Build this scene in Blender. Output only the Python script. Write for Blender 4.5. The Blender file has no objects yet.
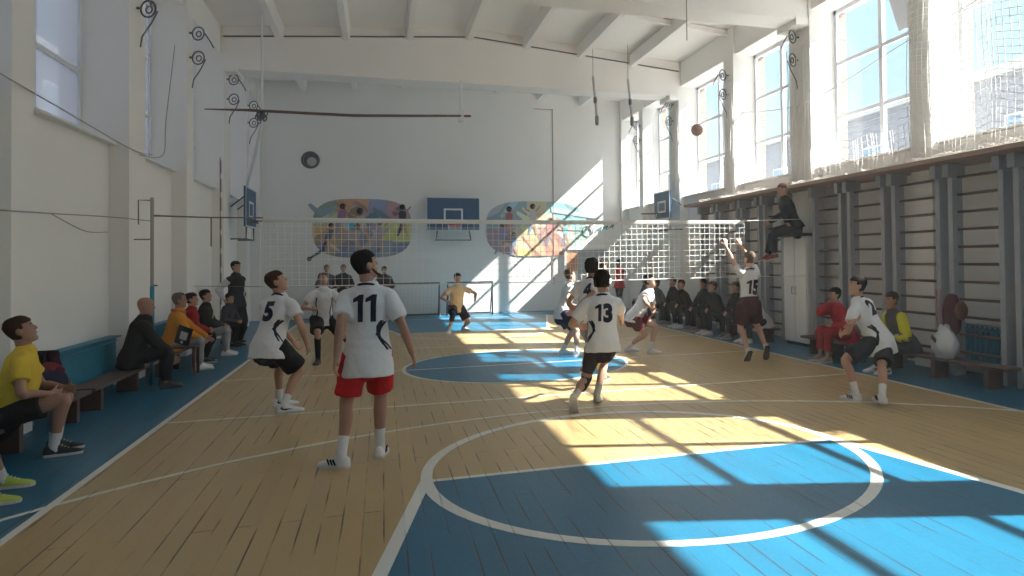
import bpy, bmesh, math, random
from mathutils import Vector as V, Matrix
from mathutils.bvhtree import BVHTree
rnd = random.Random(7)
R = math.radians
S = bpy.context.scene
COL = S.collection

# ------------------------------------------------------------------ camera
FX, PX, PY, YAW, PITCH, ROLL, CH = 710.9, 616.2, 245.7, .3179, .0191, -.0116, 1.7184
Fw = V((math.sin(YAW)*math.cos(PITCH), math.cos(YAW)*math.cos(PITCH), math.sin(PITCH)))
R0 = V((math.cos(YAW), -math.sin(YAW), 0)); U0 = R0.cross(Fw)
Rt = R0*math.cos(ROLL)+U0*math.sin(ROLL); Up = -R0*math.sin(ROLL)+U0*math.cos(ROLL)
cam = bpy.data.objects.new('camera', bpy.data.cameras.new('camera')); COL.objects.link(cam)
m = Matrix((Rt, Up, -Fw)).transposed().to_4x4(); m.translation = V((0, 0, CH)); cam.matrix_world = m
cam.data.sensor_width = 36; cam.data.lens = FX/1024*36
cam.data.shift_x = (512-PX)/1024; cam.data.shift_y = (PY-288)/1024
cam.data.clip_start = .05; cam.data.clip_end = 300
S.camera = cam

def ray(x, y): return Rt*((x-PX)/FX) - Up*((y-PY)/FX) + Fw
def atY(x, y, Y): r = ray(x, y); return V((0, 0, CH)) + r*(Y/r.y)     # point of the plane Y seen at a place of the photograph
def atX(x, y, X): r = ray(x, y); return V((0, 0, CH)) + r*(X/r.x)
def atZ(x, y, z=0): r = ray(x, y); return V((0, 0, CH)) + r*((z-CH)/r.z)

# ------------------------------------------------------------------ light
S.view_settings.view_transform = 'Standard'; S.view_settings.look = 'None'
S.view_settings.gamma = 1; S.view_settings.use_curve_mapping = False
S.view_settings.exposure = 0.40
SUNDIR = V((-1, .31, -.915)).normalized()
sl = bpy.data.lights.new('sun', 'SUN'); sl.energy = 20.0; sl.angle = R(.5); sl.color = (1, .96, .88)
so = bpy.data.objects.new('sun', sl); so.rotation_euler = SUNDIR.to_track_quat('-Z', 'Y').to_euler(); so.location = (20, -4, 20); COL.objects.link(so)
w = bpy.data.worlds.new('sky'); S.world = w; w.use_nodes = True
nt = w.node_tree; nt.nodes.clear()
def wn(t, **k):
    n = nt.nodes.new(t)
    for a, b in k.items(): setattr(n, a, b)
    return n
wo = wn('ShaderNodeOutputWorld'); bg = wn('ShaderNodeBackground'); tc = wn('ShaderNodeTexCoord'); sx = wn('ShaderNodeSeparateXYZ')
cr = wn('ShaderNodeValToRGB'); dt = wn('ShaderNodeVectorMath', operation='DOT_PRODUCT'); cr2 = wn('ShaderNodeValToRGB'); ad = wn('ShaderNodeMixRGB', blend_type='ADD')
dt.inputs[1].default_value = -SUNDIR
cr.color_ramp.elements[0].position = .0; cr.color_ramp.elements[0].color = (.80, .93, 1.0, 1)
cr.color_ramp.elements[0].color = (.66, .82, .92, 1); cr.color_ramp.elements[1].position = .45; cr.color_ramp.elements[1].color = (.46, .70, .86, 1)
e_ = cr.color_ramp.elements.new(.75); e_.color = (1, 1, 1, 1)
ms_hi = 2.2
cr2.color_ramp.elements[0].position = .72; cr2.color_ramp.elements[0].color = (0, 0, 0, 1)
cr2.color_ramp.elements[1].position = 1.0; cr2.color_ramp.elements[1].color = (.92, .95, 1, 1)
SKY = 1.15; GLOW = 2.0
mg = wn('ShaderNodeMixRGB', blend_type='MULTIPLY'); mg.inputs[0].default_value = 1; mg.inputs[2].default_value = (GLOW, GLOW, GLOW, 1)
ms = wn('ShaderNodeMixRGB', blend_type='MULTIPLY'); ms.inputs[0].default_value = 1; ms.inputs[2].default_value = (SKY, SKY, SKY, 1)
L = nt.links.new
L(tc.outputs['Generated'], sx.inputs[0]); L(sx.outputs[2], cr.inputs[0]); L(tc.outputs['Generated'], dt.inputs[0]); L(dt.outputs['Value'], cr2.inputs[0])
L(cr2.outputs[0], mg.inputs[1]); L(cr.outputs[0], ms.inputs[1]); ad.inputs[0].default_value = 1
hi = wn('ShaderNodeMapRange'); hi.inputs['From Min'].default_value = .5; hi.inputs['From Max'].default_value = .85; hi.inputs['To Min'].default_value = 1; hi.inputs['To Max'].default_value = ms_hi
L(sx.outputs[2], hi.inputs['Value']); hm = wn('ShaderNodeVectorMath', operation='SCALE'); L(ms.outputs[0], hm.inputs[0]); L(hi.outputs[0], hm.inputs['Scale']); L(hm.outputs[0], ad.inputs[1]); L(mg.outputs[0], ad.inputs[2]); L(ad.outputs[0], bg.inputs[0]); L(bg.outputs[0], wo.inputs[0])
w.cycles.sampling_method = 'MANUAL'; w.cycles.sample_map_resolution = 512
S.cycles.max_bounces = 10; S.cycles.diffuse_bounces = 7; S.cycles.glossy_bounces = 3; S.cycles.transparent_max_bounces = 16
S.cycles.use_denoising = True; S.cycles.sample_clamp_indirect = 6; S.cycles.caustics_reflective = False; S.cycles.caustics_refractive = False

# the hall: pilasters (near edge, far edge) along both long walls
XL, XR, YF, YB = -3.49, 8.0, 23.8, -1.2
PIL = [(-1.2, -.35), (2.4, 2.9), (5.55, 6.3), (8.8, 9.25), (12.0, 12.75), (15.2, 15.7), (18.5, 19.25), (21.45, 21.8)]
WIN = [(PIL[i][1], PIL[i+1][0]) for i in range(len(PIL)-1)] + [(21.8, 23.6)]
PILL = list(PIL); PILL[3] = (8.55, 9.02)
WINL = [(PILL[i][1], PILL[i+1][0]) for i in range(len(PILL)-1)] + [(21.8, 23.6)]
ZS, ZH = 3.45, 6.6
for i, (a, b) in enumerate(WIN):                      # sampling portals for the daylight, one in each window opening
    for X, sgn in ((8.66, 1), (-4.2, -1)):
        p = bpy.data.lights.new('window_daylight', 'AREA'); p.shape = 'RECTANGLE'; p.size = b-a; p.size_y = ZH-ZS; p.cycles.is_portal = True
        o = bpy.data.objects.new('window_daylight', p); o.location = (X, (a+b)/2, (ZS+ZH)/2)
        o.rotation_euler = V((-sgn, 0, 0)).to_track_quat('-Z', 'Z').to_euler(); COL.objects.link(o)

# ------------------------------------------------------------------ materials
def mat(name, col, rough=.6, noise=0, nscale=8, bump=0, bscale=40, metal=0, spec=.5, bdist=.01, alpha=1):
    m = bpy.data.materials.new(name); m.use_nodes = True; n = m.node_tree; b = n.nodes['Principled BSDF']
    c = tuple(col)+(1,) if len(col) == 3 else col
    b.inputs['Base Color'].default_value = c; b.inputs['Roughness'].default_value = rough
    b.inputs['Metallic'].default_value = metal; b.inputs['Specular IOR Level'].default_value = spec
    t = n.nodes.new('ShaderNodeTexCoord')
    if noise:
        x = n.nodes.new('ShaderNodeTexNoise'); x.inputs['Scale'].default_value = nscale; x.inputs['Detail'].default_value = 5
        r = n.nodes.new('ShaderNodeMixRGB'); r.inputs[1].default_value = tuple(v*(1-noise) for v in c[:3])+(1,)
        r.inputs[2].default_value = tuple(min(1, v*(1+noise)) for v in c[:3])+(1,)
        n.links.new(t.outputs['Object'], x.inputs['Vector']); n.links.new(x.outputs['Fac'], r.inputs[0]); n.links.new(r.outputs[0], b.inputs['Base Color'])
    if bump:
        x = n.nodes.new('ShaderNodeTexNoise'); x.inputs['Scale'].default_value = bscale; x.inputs['Detail'].default_value = 4
        u = n.nodes.new('ShaderNodeBump'); u.inputs['Strength'].default_value = bump; u.inputs['Distance'].default_value = bdist
        n.links.new(t.outputs['Object'], x.inputs['Vector']); n.links.new(x.outputs['Fac'], u.inputs['Height']); n.links.new(u.outputs[0], b.inputs['Normal'])
    return m
_mc = {}
def cm(col, rough=.8, kind='cloth'):
    k = (tuple(col), rough, kind)
    if k not in _mc:
        if kind == 'cloth': _mc[k] = mat('cloth', col, rough, .08, 6, .25, 14, bdist=.02, spec=.2)
        elif kind == 'skin': _mc[k] = mat('skin', col, .5, .06, 12, .05, 60, spec=.35)
        elif kind == 'metal': _mc[k] = mat('painted metal', col, rough, .06, 5, 0, metal=.0)
        else: _mc[k] = mat(kind, col, rough, .08, 9, .1, 30)
    return _mc[k]

def wood_floor(name, col, rough=.34, worn=.14, joint=.65):
    """painted planks: dark broken joints along the hall, worn paint"""
    m = bpy.data.materials.new(name); m.use_nodes = True; n = m.node_tree; b = n.nodes['Principled BSDF']
    def N(t, **k):
        q = n.nodes.new(t)
        for a, c in k.items(): setattr(q, a, c)
        return q
    K = n.links.new
    g = N('ShaderNodeNewGeometry'); mp = N('ShaderNodeMapping'); mp.inputs['Rotation'].default_value = (0, 0, R(90))
    K(g.outputs['Position'], mp.inputs['Vector'])
    br = N('ShaderNodeTexBrick'); br.offset = .5; br.offset_frequency = 2
    br.inputs['Scale'].default_value = 1; br.inputs['Brick Width'].default_value = 2.6; br.inputs['Row Height'].default_value = .13
    br.inputs['Mortar Size'].default_value = .006; br.inputs['Mortar Smooth'].default_value = .3
    br.inputs['Color1'].default_value = (0, 0, 0, 1); br.inputs['Color2'].default_value = (1, 1, 1, 1); br.inputs['Bias'].default_value = 0
    K(mp.outputs[0], br.inputs['Vector'])
    # broken joints: only where a stretched noise is high
    m2 = N('ShaderNodeMapping'); m2.inputs['Scale'].default_value = (7.5, 1.3, 1); K(g.outputs['Position'], m2.inputs['Vector'])
    n1 = N('ShaderNodeTexNoise'); n1.inputs['Scale'].default_value = 1; n1.inputs['Detail'].default_value = 3; K(m2.outputs[0], n1.inputs['Vector'])
    r1 = N('ShaderNodeValToRGB'); r1.color_ramp.elements[0].position = .46; r1.color_ramp.elements[1].position = .60; K(n1.outputs['Fac'], r1.inputs[0])
    mu = N('ShaderNodeMath', operation='MULTIPLY'); K(br.outputs['Fac'], mu.inputs[0]); K(r1.outputs[0], mu.inputs[1])
    mu2 = N('ShaderNodeMath', operation='MULTIPLY'); mu2.inputs[1].default_value = joint*1.5; mu2.use_clamp = True; K(mu.outputs[0], mu2.inputs[0])
    # wear
    m3 = N('ShaderNodeMapping'); m3.inputs['Scale'].default_value = (3.0, .7, 1); K(g.outputs['Position'], m3.inputs['Vector'])
    n2 = N('ShaderNodeTexNoise'); n2.inputs['Scale'].default_value = 1.2; n2.inputs['Detail'].default_value = 6; K(m3.outputs[0], n2.inputs['Vector'])
    c1 = N('ShaderNodeMixRGB'); c1.inputs[1].default_value = tuple(v*(1-worn) for v in col)+(1,); c1.inputs[2].default_value = tuple(min(1, v*(1+worn)) for v in col)+(1,)
    K(n2.outputs['Fac'], c1.inputs[0])
    c15 = N('ShaderNodeMixRGB', blend_type='MULTIPLY'); c15.inputs[0].default_value = .10; K(c1.outputs[0], c15.inputs[1]); K(br.outputs['Color'], c15.inputs[2])
    c2 = N('ShaderNodeMixRGB'); c2.inputs[2].default_value = (.045, .035, .03, 1); K(mu2.outputs[0], c2.inputs[0]); K(c15.outputs[0], c2.inputs[1])
    K(c2.outputs[0], b.inputs['Base Color'])
    n3 = N('ShaderNodeTexNoise'); n3.inputs['Scale'].default_value = 30; n3.inputs['Detail'].default_value = 5; K(m3.outputs[0], n3.inputs['Vector'])
    rr = N('ShaderNodeMapRange'); rr.inputs['To Min'].default_value = rough-.1; rr.inputs['To Max'].default_value = rough+.14; K(n3.outputs['Fac'], rr.inputs['Value'])
    K(rr.outputs[0], b.inputs['Roughness']); b.inputs['Specular IOR Level'].default_value = .5
    ma = N('ShaderNodeMath', operation='MULTIPLY_ADD'); K(mu.outputs[0], ma.inputs[0]); ma.inputs[1].default_value = -1.2; K(n2.outputs['Fac'], ma.inputs[2])
    bu = N('ShaderNodeBump'); bu.inputs['Strength'].default_value = .35; bu.inputs['Distance'].default_value = .006; K(ma.outputs[0], bu.inputs['Height']); K(bu.outputs[0], b.inputs['Normal'])
    return m
M = dict(
 wall=mat('whitewash', (.88, .86, .83), .85, .035, 1.3, .12, 9, bdist=.01, spec=.2),
 ceil=mat('ceiling whitewash', (.90, .87, .84), .9, .04, .9, .1, 6, spec=.2),
 white=mat('white paint', (.80, .80, .79), .5, .05, 5),
 frame=mat('window frame paint', (.78, .80, .85), .5, .05, 5),
 yellow=wood_floor('yellow floor paint', (.47, .335, .160)),
 blue=wood_floor('blue floor paint', (.008, .135, .250), .36, .2, .7),
 line=wood_floor('white line paint', (.72, .72, .68), .45, .10, .35),
 grey=mat('grey blue bar paint', (.36, .38, .42), .5, .12, 6),
 wood=mat('dark red brown wood', (.10, .055, .045), .5, .2, 12),
 ledge=mat('worn ledge wood', (.36, .25, .21), .6, .2, 6),
 black=mat('black metal', (.03, .03, .035), .5),
 iron=mat('wrought iron', (.12, .12, .13), .6, .2, 20),
 brown=mat('brown rod paint', (.12, .06, .05), .5),
 teal=mat('blue radiator paint', (.018, .21, .33), .5, .1, 6),
 rope=mat('white rope', (.80, .79, .76), .8),
 board=mat('blue board paint', (.02, .09, .20), .5, .15, 6),
 red=mat('red rim paint', (.6, .03, .04), .5),
 door=mat('door paint', (.42, .46, .48), .5, .08, 4),
 gravel=mat('asphalt', (.50, .50, .50), .9, .1, 3),
)
# brick
def brick(name, a, b_, mo, sc=1):
    m = bpy.data.materials.new(name); m.use_nodes = True; n = m.node_tree; p = n.nodes['Principled BSDF']
    g = n.nodes.new('ShaderNodeNewGeometry'); s = n.nodes.new('ShaderNodeSeparateXYZ'); c = n.nodes.new('ShaderNodeCombineXYZ'); ad = n.nodes.new('ShaderNodeMath')
    n.links.new(g.outputs['Position'], s.inputs[0]); n.links.new(s.outputs[0], ad.inputs[0]); n.links.new(s.outputs[1], ad.inputs[1])
    n.links.new(ad.outputs[0], c.inputs[0]); n.links.new(s.outputs[2], c.inputs[1])
    t = n.nodes.new('ShaderNodeTexBrick'); t.inputs['Scale'].default_value = 1; t.inputs['Brick Width'].default_value = .26*sc; t.inputs['Row Height'].default_value = .077*sc; t.inputs['Mortar Size'].default_value = .01*sc
    t.inputs['Color1'].default_value = a+(1,); t.inputs['Color2'].default_value = b_+(1,); t.inputs['Mortar'].default_value = mo+(1,)
    n.links.new(c.outputs[0], t.inputs['Vector']); n.links.new(t.outputs[0], p.inputs['Base Color']); p.inputs['Roughness'].default_value = .9
    return m
M['brick'] = brick('pale red brick', (.34, .19, .15), (.42, .27, .22), (.42, .38, .35))
M['greybrick'] = brick('grey brick', (.25, .25, .29), (.32, .32, .36), (.40, .40, .43))
g = bpy.data.materials.new('window glass'); g.use_nodes = True; n = g.node_tree; n.nodes.clear()
o_ = n.nodes.new('ShaderNodeOutputMaterial'); mx = n.nodes.new('ShaderNodeMixShader'); tr = n.nodes.new('ShaderNodeBsdfTransparent'); gl = n.nodes.new('ShaderNodeBsdfGlossy')
tr.inputs[0].default_value = (.95, .97, .97, 1); gl.inputs['Roughness'].default_value = .03; mx.inputs[0].default_value = .05
n.links.new(tr.outputs[0], mx.inputs[1]); n.links.new(gl.outputs[0], mx.inputs[2]); n.links.new(mx.outputs[0], o_.inputs[0]); M['glass'] = g
g2 = g.copy(); g2.name = 'dusty window glass'; n = g2.node_tree
df = n.nodes.new('ShaderNodeBsdfTranslucent'); df.inputs[0].default_value = (.31, .32, .35, 1); mm = n.nodes.new('ShaderNodeMixShader'); mm.inputs[0].default_value = .78
mxn = [q for q in n.nodes if q.type == 'MIX_SHADER' and q != mm][0]; on = [q for q in n.nodes if q.type == 'OUTPUT_MATERIAL'][0]
n.links.new(mxn.outputs[0], mm.inputs[1]); n.links.new(df.outputs[0], mm.inputs[2]); n.links.new(mm.outputs[0], on.inputs[0]); M['dusty'] = g2

# ------------------------------------------------------------------ mesh helpers
def box(bm, x0, x1, y0, y1, z0, z1, mi=0):
    vs = [bm.verts.new(p) for p in ((x0,y0,z0),(x1,y0,z0),(x1,y1,z0),(x0,y1,z0),(x0,y0,z1),(x1,y0,z1),(x1,y1,z1),(x0,y1,z1))]
    for f in ((3,2,1,0),(4,5,6,7),(0,1,5,4),(1,2,6,5),(2,3,7,6),(3,0,4,7)):
        bm.faces.new([vs[i] for i in f]).material_index = mi
def obox(bm, c, ax, ay, az, hx, hy, hz):
    vs = []
    for sz in (-1, 1):
        for sx_, sy in ((-1,-1),(1,-1),(1,1),(-1,1)): vs.append(bm.verts.new(c+ax*hx*sx_+ay*hy*sy+az*hz*sz))
    for f in ((3,2,1,0),(4,5,6,7),(0,1,5,4),(1,2,6,5),(2,3,7,6),(3,0,4,7)): bm.faces.new([vs[i] for i in f])
def perp(d, hint=None):
    h = hint if hint is not None else (V((0,0,1)) if abs(d.z) < .9 else V((1,0,0)))
    a = h - d*h.dot(d)
    if a.length < 1e-4: a = V((1,0,0)) - d*d.x
    if a.length < 1e-4: a = V((0,1,0)) - d*d.y
    return a.normalized()
def tube(bm, pts, rad, side=None, seg=12, cap=True, rnd_=True, mi=0):
    """tapering tube along pts; rad = number or (along side, across); side = vector or list of vectors"""
    pts = [V(p) for p in pts]; n = len(pts)
    if not isinstance(rad, (list, tuple)) or (len(rad) == 2 and n != 2 and not isinstance(rad[0], (list, tuple))): rad = [rad]*n
    rings = []
    last = None
    ext = []
    for i, p in enumerate(pts):
        d = ((pts[min(i+1, n-1)]-pts[max(i-1, 0)])).normalized()
        sd = side[i] if isinstance(side, list) else side
        a = perp(d, sd if sd is not None else last); last = a; b = d.cross(a)
        r = rad[i]; ra, rb = r if isinstance(r, (list, tuple)) else (r, r)
        ext.append((p, d, a, b, ra, rb))
    full = []
    if cap and rnd_:
        p, d, a, b, ra, rb = ext[0]; k = min(ra, rb)
        full += [(p-d*k*.95, a, b, ra*.35, rb*.35), (p-d*k*.6, a, b, ra*.8, rb*.8)]
    full += [(p, a, b, ra, rb) for p, d, a, b, ra, rb in ext]
    if cap and rnd_:
        p, d, a, b, ra, rb = ext[-1]; k = min(ra, rb)
        full += [(p+d*k*.6, a, b, ra*.8, rb*.8), (p+d*k*.95, a, b, ra*.35, rb*.35)]
    for p, a, b, ra, rb in full:
        rings.append([bm.verts.new(p+a*(ra*math.cos(2*math.pi*k/seg))+b*(rb*math.sin(2*math.pi*k/seg))) for k in range(seg)])
    for q in range(len(rings)-1):
        for k in range(seg):
            f = bm.faces.new((rings[q][k], rings[q][(k+1)%seg], rings[q+1][(k+1)%seg], rings[q+1][k])); f.material_index = mi
    if cap:
        bm.faces.new(rings[0][::-1]).material_index = mi; bm.faces.new(rings[-1]).material_index = mi
def smooth_path(pts, rad, sub=3):
    """catmull-rom over points and radii"""
    P = [list(p)+list(r if isinstance(r, (list, tuple)) else (r, r)) for p, r in zip(pts, rad)]
    out = []
    n = len(P)
    for i in range(n-1):
        p0, p1, p2, p3 = P[max(i-1, 0)], P[i], P[i+1], P[min(i+2, n-1)]
        for k in range(sub):
            t = k/sub
            out.append([.5*((2*b)+(-a+c)*t+(2*a-5*b+4*c-d)*t*t+(-a+3*b-3*c+d)*t**3) for a, b, c, d in zip(p0, p1, p2, p3)])
    out.append(P[-1])
    return [V(o[:3]) for o in out], [(max(.003, o[3]), max(.003, o[4])) for o in out]
def stube(bm, pts, rad, side=None, seg=14, sub=3, **k):
    p, r = smooth_path(pts, rad, sub); tube(bm, p, r, side, seg, **k)
def cyl(bm, c, ax, r, h, seg=24, r2=None):
    ax = V(ax).normalized(); tube(bm, [V(c)-ax*h/2, V(c)+ax*h/2], [(r, r), (r2 or r, r2 or r)], seg=seg, rnd_=False)
def torus(bm, c, ax, r, t, seg=24, s2=8, a0=0, a1=360):
    ax = V(ax).normalized(); a = perp(ax); b = ax.cross(a); full = a1-a0 >= 360
    rings = []
    for i in range(seg + (0 if full else 1)):
        th = R(a0+(a1-a0)*i/seg); d = a*math.cos(th)+b*math.sin(th)
        rings.append([bm.verts.new(V(c)+d*(r+t*math.cos(2*math.pi*k/s2))+ax*(t*math.sin(2*math.pi*k/s2))) for k in range(s2)])
    for i in range(seg if full else seg):
        q, w_ = rings[i], rings[(i+1) % len(rings)]
        for k in range(s2): bm.faces.new((q[k], q[(k+1)%s2], w_[(k+1)%s2], w_[k]))
def prism(bm, poly, ax, ay, az, org, h):
    """flat outline (u,v) on axes ax, ay raised by h along az"""
    a = [bm.verts.new(org+ax*u+ay*v) for u, v in poly]; b = [bm.verts.new(org+ax*u+ay*v+az*h) for u, v in poly]
    bm.faces.new(a[::-1]); bm.faces.new(b)
    for i in range(len(a)): j = (i+1) % len(a); bm.faces.new((a[i], a[j], b[j], b[i]))
def blob(bm, c, rx, ry, rz, fx=None, seg=16, rings=10):
    """ellipsoid; fx = (right, front, up) axes"""
    ax, ay, az = fx or (V((1,0,0)), V((0,1,0)), V((0,0,1)))
    rs = []
    for i in range(1, rings):
        t = math.pi*i/rings
        rs.append([bm.verts.new(c+ax*rx*math.sin(t)*math.cos(2*math.pi*k/seg)+ay*ry*math.sin(t)*math.sin(2*math.pi*k/seg)+az*rz*math.cos(t)) for k in range(seg)])
    top = bm.verts.new(c+az*rz); bot = bm.verts.new(c-az*rz)
    for k in range(seg):
        bm.faces.new((top, rs[0][k], rs[0][(k+1)%seg])); bm.faces.new((bot, rs[-1][(k+1)%seg], rs[-1][k]))
        for i in range(len(rs)-1): bm.faces.new((rs[i][k], rs[i+1][k], rs[i+1][(k+1)%seg], rs[i][(k+1)%seg]))
def mk(name, bm, mats, parent=None, smooth=True, bevel=0, angle=40):
    bmesh.ops.recalc_face_normals(bm, faces=bm.faces)
    if parent is not None:
        o0 = origin_of(parent)
        for v in bm.verts: v.co -= o0
    me = bpy.data.meshes.new(name); bm.to_mesh(me); bm.free()
    for q in (mats if isinstance(mats, list) else [mats]): me.materials.append(q)
    if smooth:
        for p in me.polygons: p.use_smooth = True
    o = bpy.data.objects.new(name, me); COL.objects.link(o)
    if parent is not None: o.parent = parent
    if smooth and angle:
        me.set_sharp_from_angle(angle=R(angle))
    if bevel:
        b = o.modifiers.new('bevel', 'BEVEL'); b.width = bevel; b.segments = 2; b.limit_method = 'ANGLE'
    return o
_org = {}
def origin_of(o):
    p = V((0, 0, 0))
    while o is not None: p += V(o.location); o = o.parent
    return p
def thing(name, label, cat, loc, group=None):
    o = bpy.data.objects.new(name, None); o.empty_display_size = .2; o.location = loc; COL.objects.link(o)
    o['label'] = label; o['category'] = cat
    if group: o['group'] = group
    return o
def tag(o, label, cat, group=None, kind=None):
    o['label'] = label; o['category'] = cat
    if group: o['group'] = group
    if kind: o['kind'] = kind
    return o
def struct(o): o['kind'] = 'structure'; return o
def NB(): return bmesh.new()

# ------------------------------------------------------------------ hall shell
b = NB(); box(b, XL-.8, XR+1.25, YB-.4, YF+.4, -.12, 0); floor = struct(mk('floor', b, M['blue'], smooth=False))
XC, Y1, Y2 = 2.17, 5.77, 11.74
SLX, SRX = -2.26, 6.64
YE = 21.8
b = NB(); box(b, SLX, SRX, YB, YE, 0, .002); mk('yellow_paint', b, M['yellow'], floor, smooth=False)
def flat(bm, poly, z0, z1): prism(bm, poly, V((1,0,0)), V((0,1,0)), V((0,0,1)), V((0,0,z0)), z1-z0)
b = NB(); flat(b, [(XC-1.83, Y1), (XC-1.83-1.42, YB), (XC+1.83+1.42, YB), (XC+1.83, Y1)], .002, .0035); mk('blue_key_paint', b, M['blue'], floor, smooth=False)
b = NB(); flat(b, [(XC-1.8, 17.7), (XC+1.8, 17.7), (XC+2.7, YE), (XC-2.7, YE)], .002, .0035); mk('blue_key_paint', b, M['blue'], floor, smooth=False)
b = NB(); flat(b, [(XC-.05+1.8*math.cos(t*math.pi/48), Y2+1.8*math.sin(t*math.pi/48)) for t in range(96)], .002, .0035); mk('blue_circle_paint', b, M['blue'], floor, smooth=False)
def strip(bm, p, q, w_, z=.005):
    p, q = V((p[0], p[1], 0)), V((q[0], q[1], 0)); d = (q-p).normalized(); nn = V((-d.y, d.x, 0))
    flat(bm, [tuple((p+nn*w_/2).xy), tuple((q+nn*w_/2).xy), tuple((q-nn*w_/2).xy), tuple((p-nn*w_/2).xy)], .0015, z)
def arc(bm, c, r, w_, a0, a1, n=96, z=.0055):
    for i in range(n):
        t0, t1 = R(a0+(a1-a0)*i/n), R(a0+(a1-a0)*(i+1)/n)
        flat(bm, [(c[0]+(r-w_/2)*math.cos(t0), c[1]+(r-w_/2)*math.sin(t0)), (c[0]+(r+w_/2)*math.cos(t0), c[1]+(r+w_/2)*math.sin(t0)),
                  (c[0]+(r+w_/2)*math.cos(t1), c[1]+(r+w_/2)*math.sin(t1)), (c[0]+(r-w_/2)*math.cos(t1), c[1]+(r-w_/2)*math.sin(t1))], .0015, z)
def line(*segs):
    b = NB()
    for s in segs: strip(b, *s)
    return mk('court_line', b, M['line'], floor, smooth=False)
line((( SLX, YB), (SLX, YE), .055)); line(((SRX, YB), (SRX, YE), .055)); line(((SLX, YE), (SRX, YE), .05))
line(((SLX, Y2), (SRX, Y2), .045)); line(((SLX, Y2-2.87), (SRX, Y2-2.87), .045)); line(((SLX, Y2+2.9), (SRX, Y2+2.9), .045))
line(((XC-1.86, Y1), (XC+1.86, Y1), .06)); line(((XC-1.86, Y1), (XC-3.28, YB), .085)); line(((XC+1.86, Y1), (XC+3.28, YB), .085))
line(((XC-1.8, 17.7), (XC+1.8, 17.7), .05)); line(((XC-1.8, 17.7), (XC-2.7, YE), .05)); line(((XC+1.8, 17.7), (XC+2.7, YE), .05))
b = NB(); arc(b, (XC, Y1), 1.85, .09, 0, 360); mk('court_circle_line', b, M['line'], floor, smooth=False)
b = NB(); arc(b, (XC-.05, Y2), 1.81, .05, 0, 360); mk('court_circle_line', b, M['line'], floor, smooth=False)
b = NB(); arc(b, (XC, 17.7), 1.81, .05, 180, 360); mk('court_circle_line', b, M['line'], floor, smooth=False)
b = NB(); arc(b, (XC, 1.72), 6.24, .05, 10, 170, 120); mk('court_arc_line', b, M['line'], floor, smooth=False)

# ground outside
b = NB(); box(b, -60, 90, -40, 90, -.6, -.35); tag(mk('concrete_ground', b, M['gravel'], smooth=False), 'pale concrete yard outside around the hall', 'ground', kind='structure')

# long walls: recessed panels below the sills, deep window niches, pilasters, lintel band
def long_wall(name, sgn, xp, xpan, xout, PIL=PIL):
    b = NB()
    def bx(xa, xb, y0, y1, z0, z1, mi=0):
        box(b, min(xa, xb), max(xa, xb), y0, y1, z0, z1, mi)
    WN = [(PIL[i][1], PIL[i+1][0]) for i in range(len(PIL)-1)]+[(PIL[-1][1], 23.6)]
    for a, c in WN:
        bx(xpan, xout, a, c, 0, ZS); bx(xp+.06*sgn, xout, a, c, ZH, 7.35)
    for a, c in PIL + [(23.6, YF)]:
        bx(xp, xpan+.38*sgn, a, c, 0, 7.35); bx(xpan+.38*sgn, xout, a, c, 0, 7.35, 1)
    bx(xp+.0*sgn, xout, YB, YF, 7.35, 8.2)
    return struct(mk(name, b, [M['wall'], M['brick']], smooth=False))
wR = long_wall('wall_right', 1, XR, 8.25, 8.85)
wL = long_wall('wall_left', -1, XL, -3.74, -4.35, PILL)
b = NB(); box(b, XL-.8, XR+1.2, YF, YF+.4, 0, 8.2); wE = struct(mk('wall_back', b, M['wall'], smooth=False))
b = NB(); box(b, XL-.8, XR+1.2, YB-.4, YB, 0, 8.2); struct(mk('wall_front', b, M['wall'], smooth=False))
# pilasters on the end wall (shallow)
# ceiling: low gable of ribbed slabs
def zc(x): return 7.22+.48*(1-abs(x-2.25)/5.75)
b = NB()
prism(b, [(XL-.8, zc(XL)-.02), (2.25, zc(2.25)), (XR+1.2, zc(XR)-.02), (XR+1.2, 8.4), (2.25, 8.6), (XL-.8, 8.4)], V((1,0,0)), V((0,0,1)), V((0,1,0)), V((0, YB-.4, 0)), YF-YB+.8)
ceil = struct(mk('ceiling', b, M['ceil'], smooth=False))
for x in (-2.3, -.82, .68, 2.17, 3.65, 5.13, 6.62):
    b = NB(); z = zc(x)+.02
    prism(b, [(x-.11, z), (x-.07, z-.30), (x+.07, z-.30), (x+.11, z)], V((1,0,0)), V((0,0,1)), V((0,1,0)), V((0, YB, 0)), YF-YB)
    mk('ceiling_rib', b, M['ceil'], ceil, smooth=False)
for y in (2.5, 9.2, 15.5, 21.5):
    b = NB()
    prism(b, [(XL, zc(XL)+.02), (2.25, zc(2.25)+.02), (XR, zc(XR)+.02), (XR, zc(XR)-.10), (2.25, zc(2.25)-.10), (XL, zc(XL)-.10)], V((1,0,0)), V((0,0,1)), V((0,1,0)), V((0, y-.06, 0)), .12)
    mk('ceiling_rib', b, M['ceil'], ceil, smooth=False)
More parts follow.
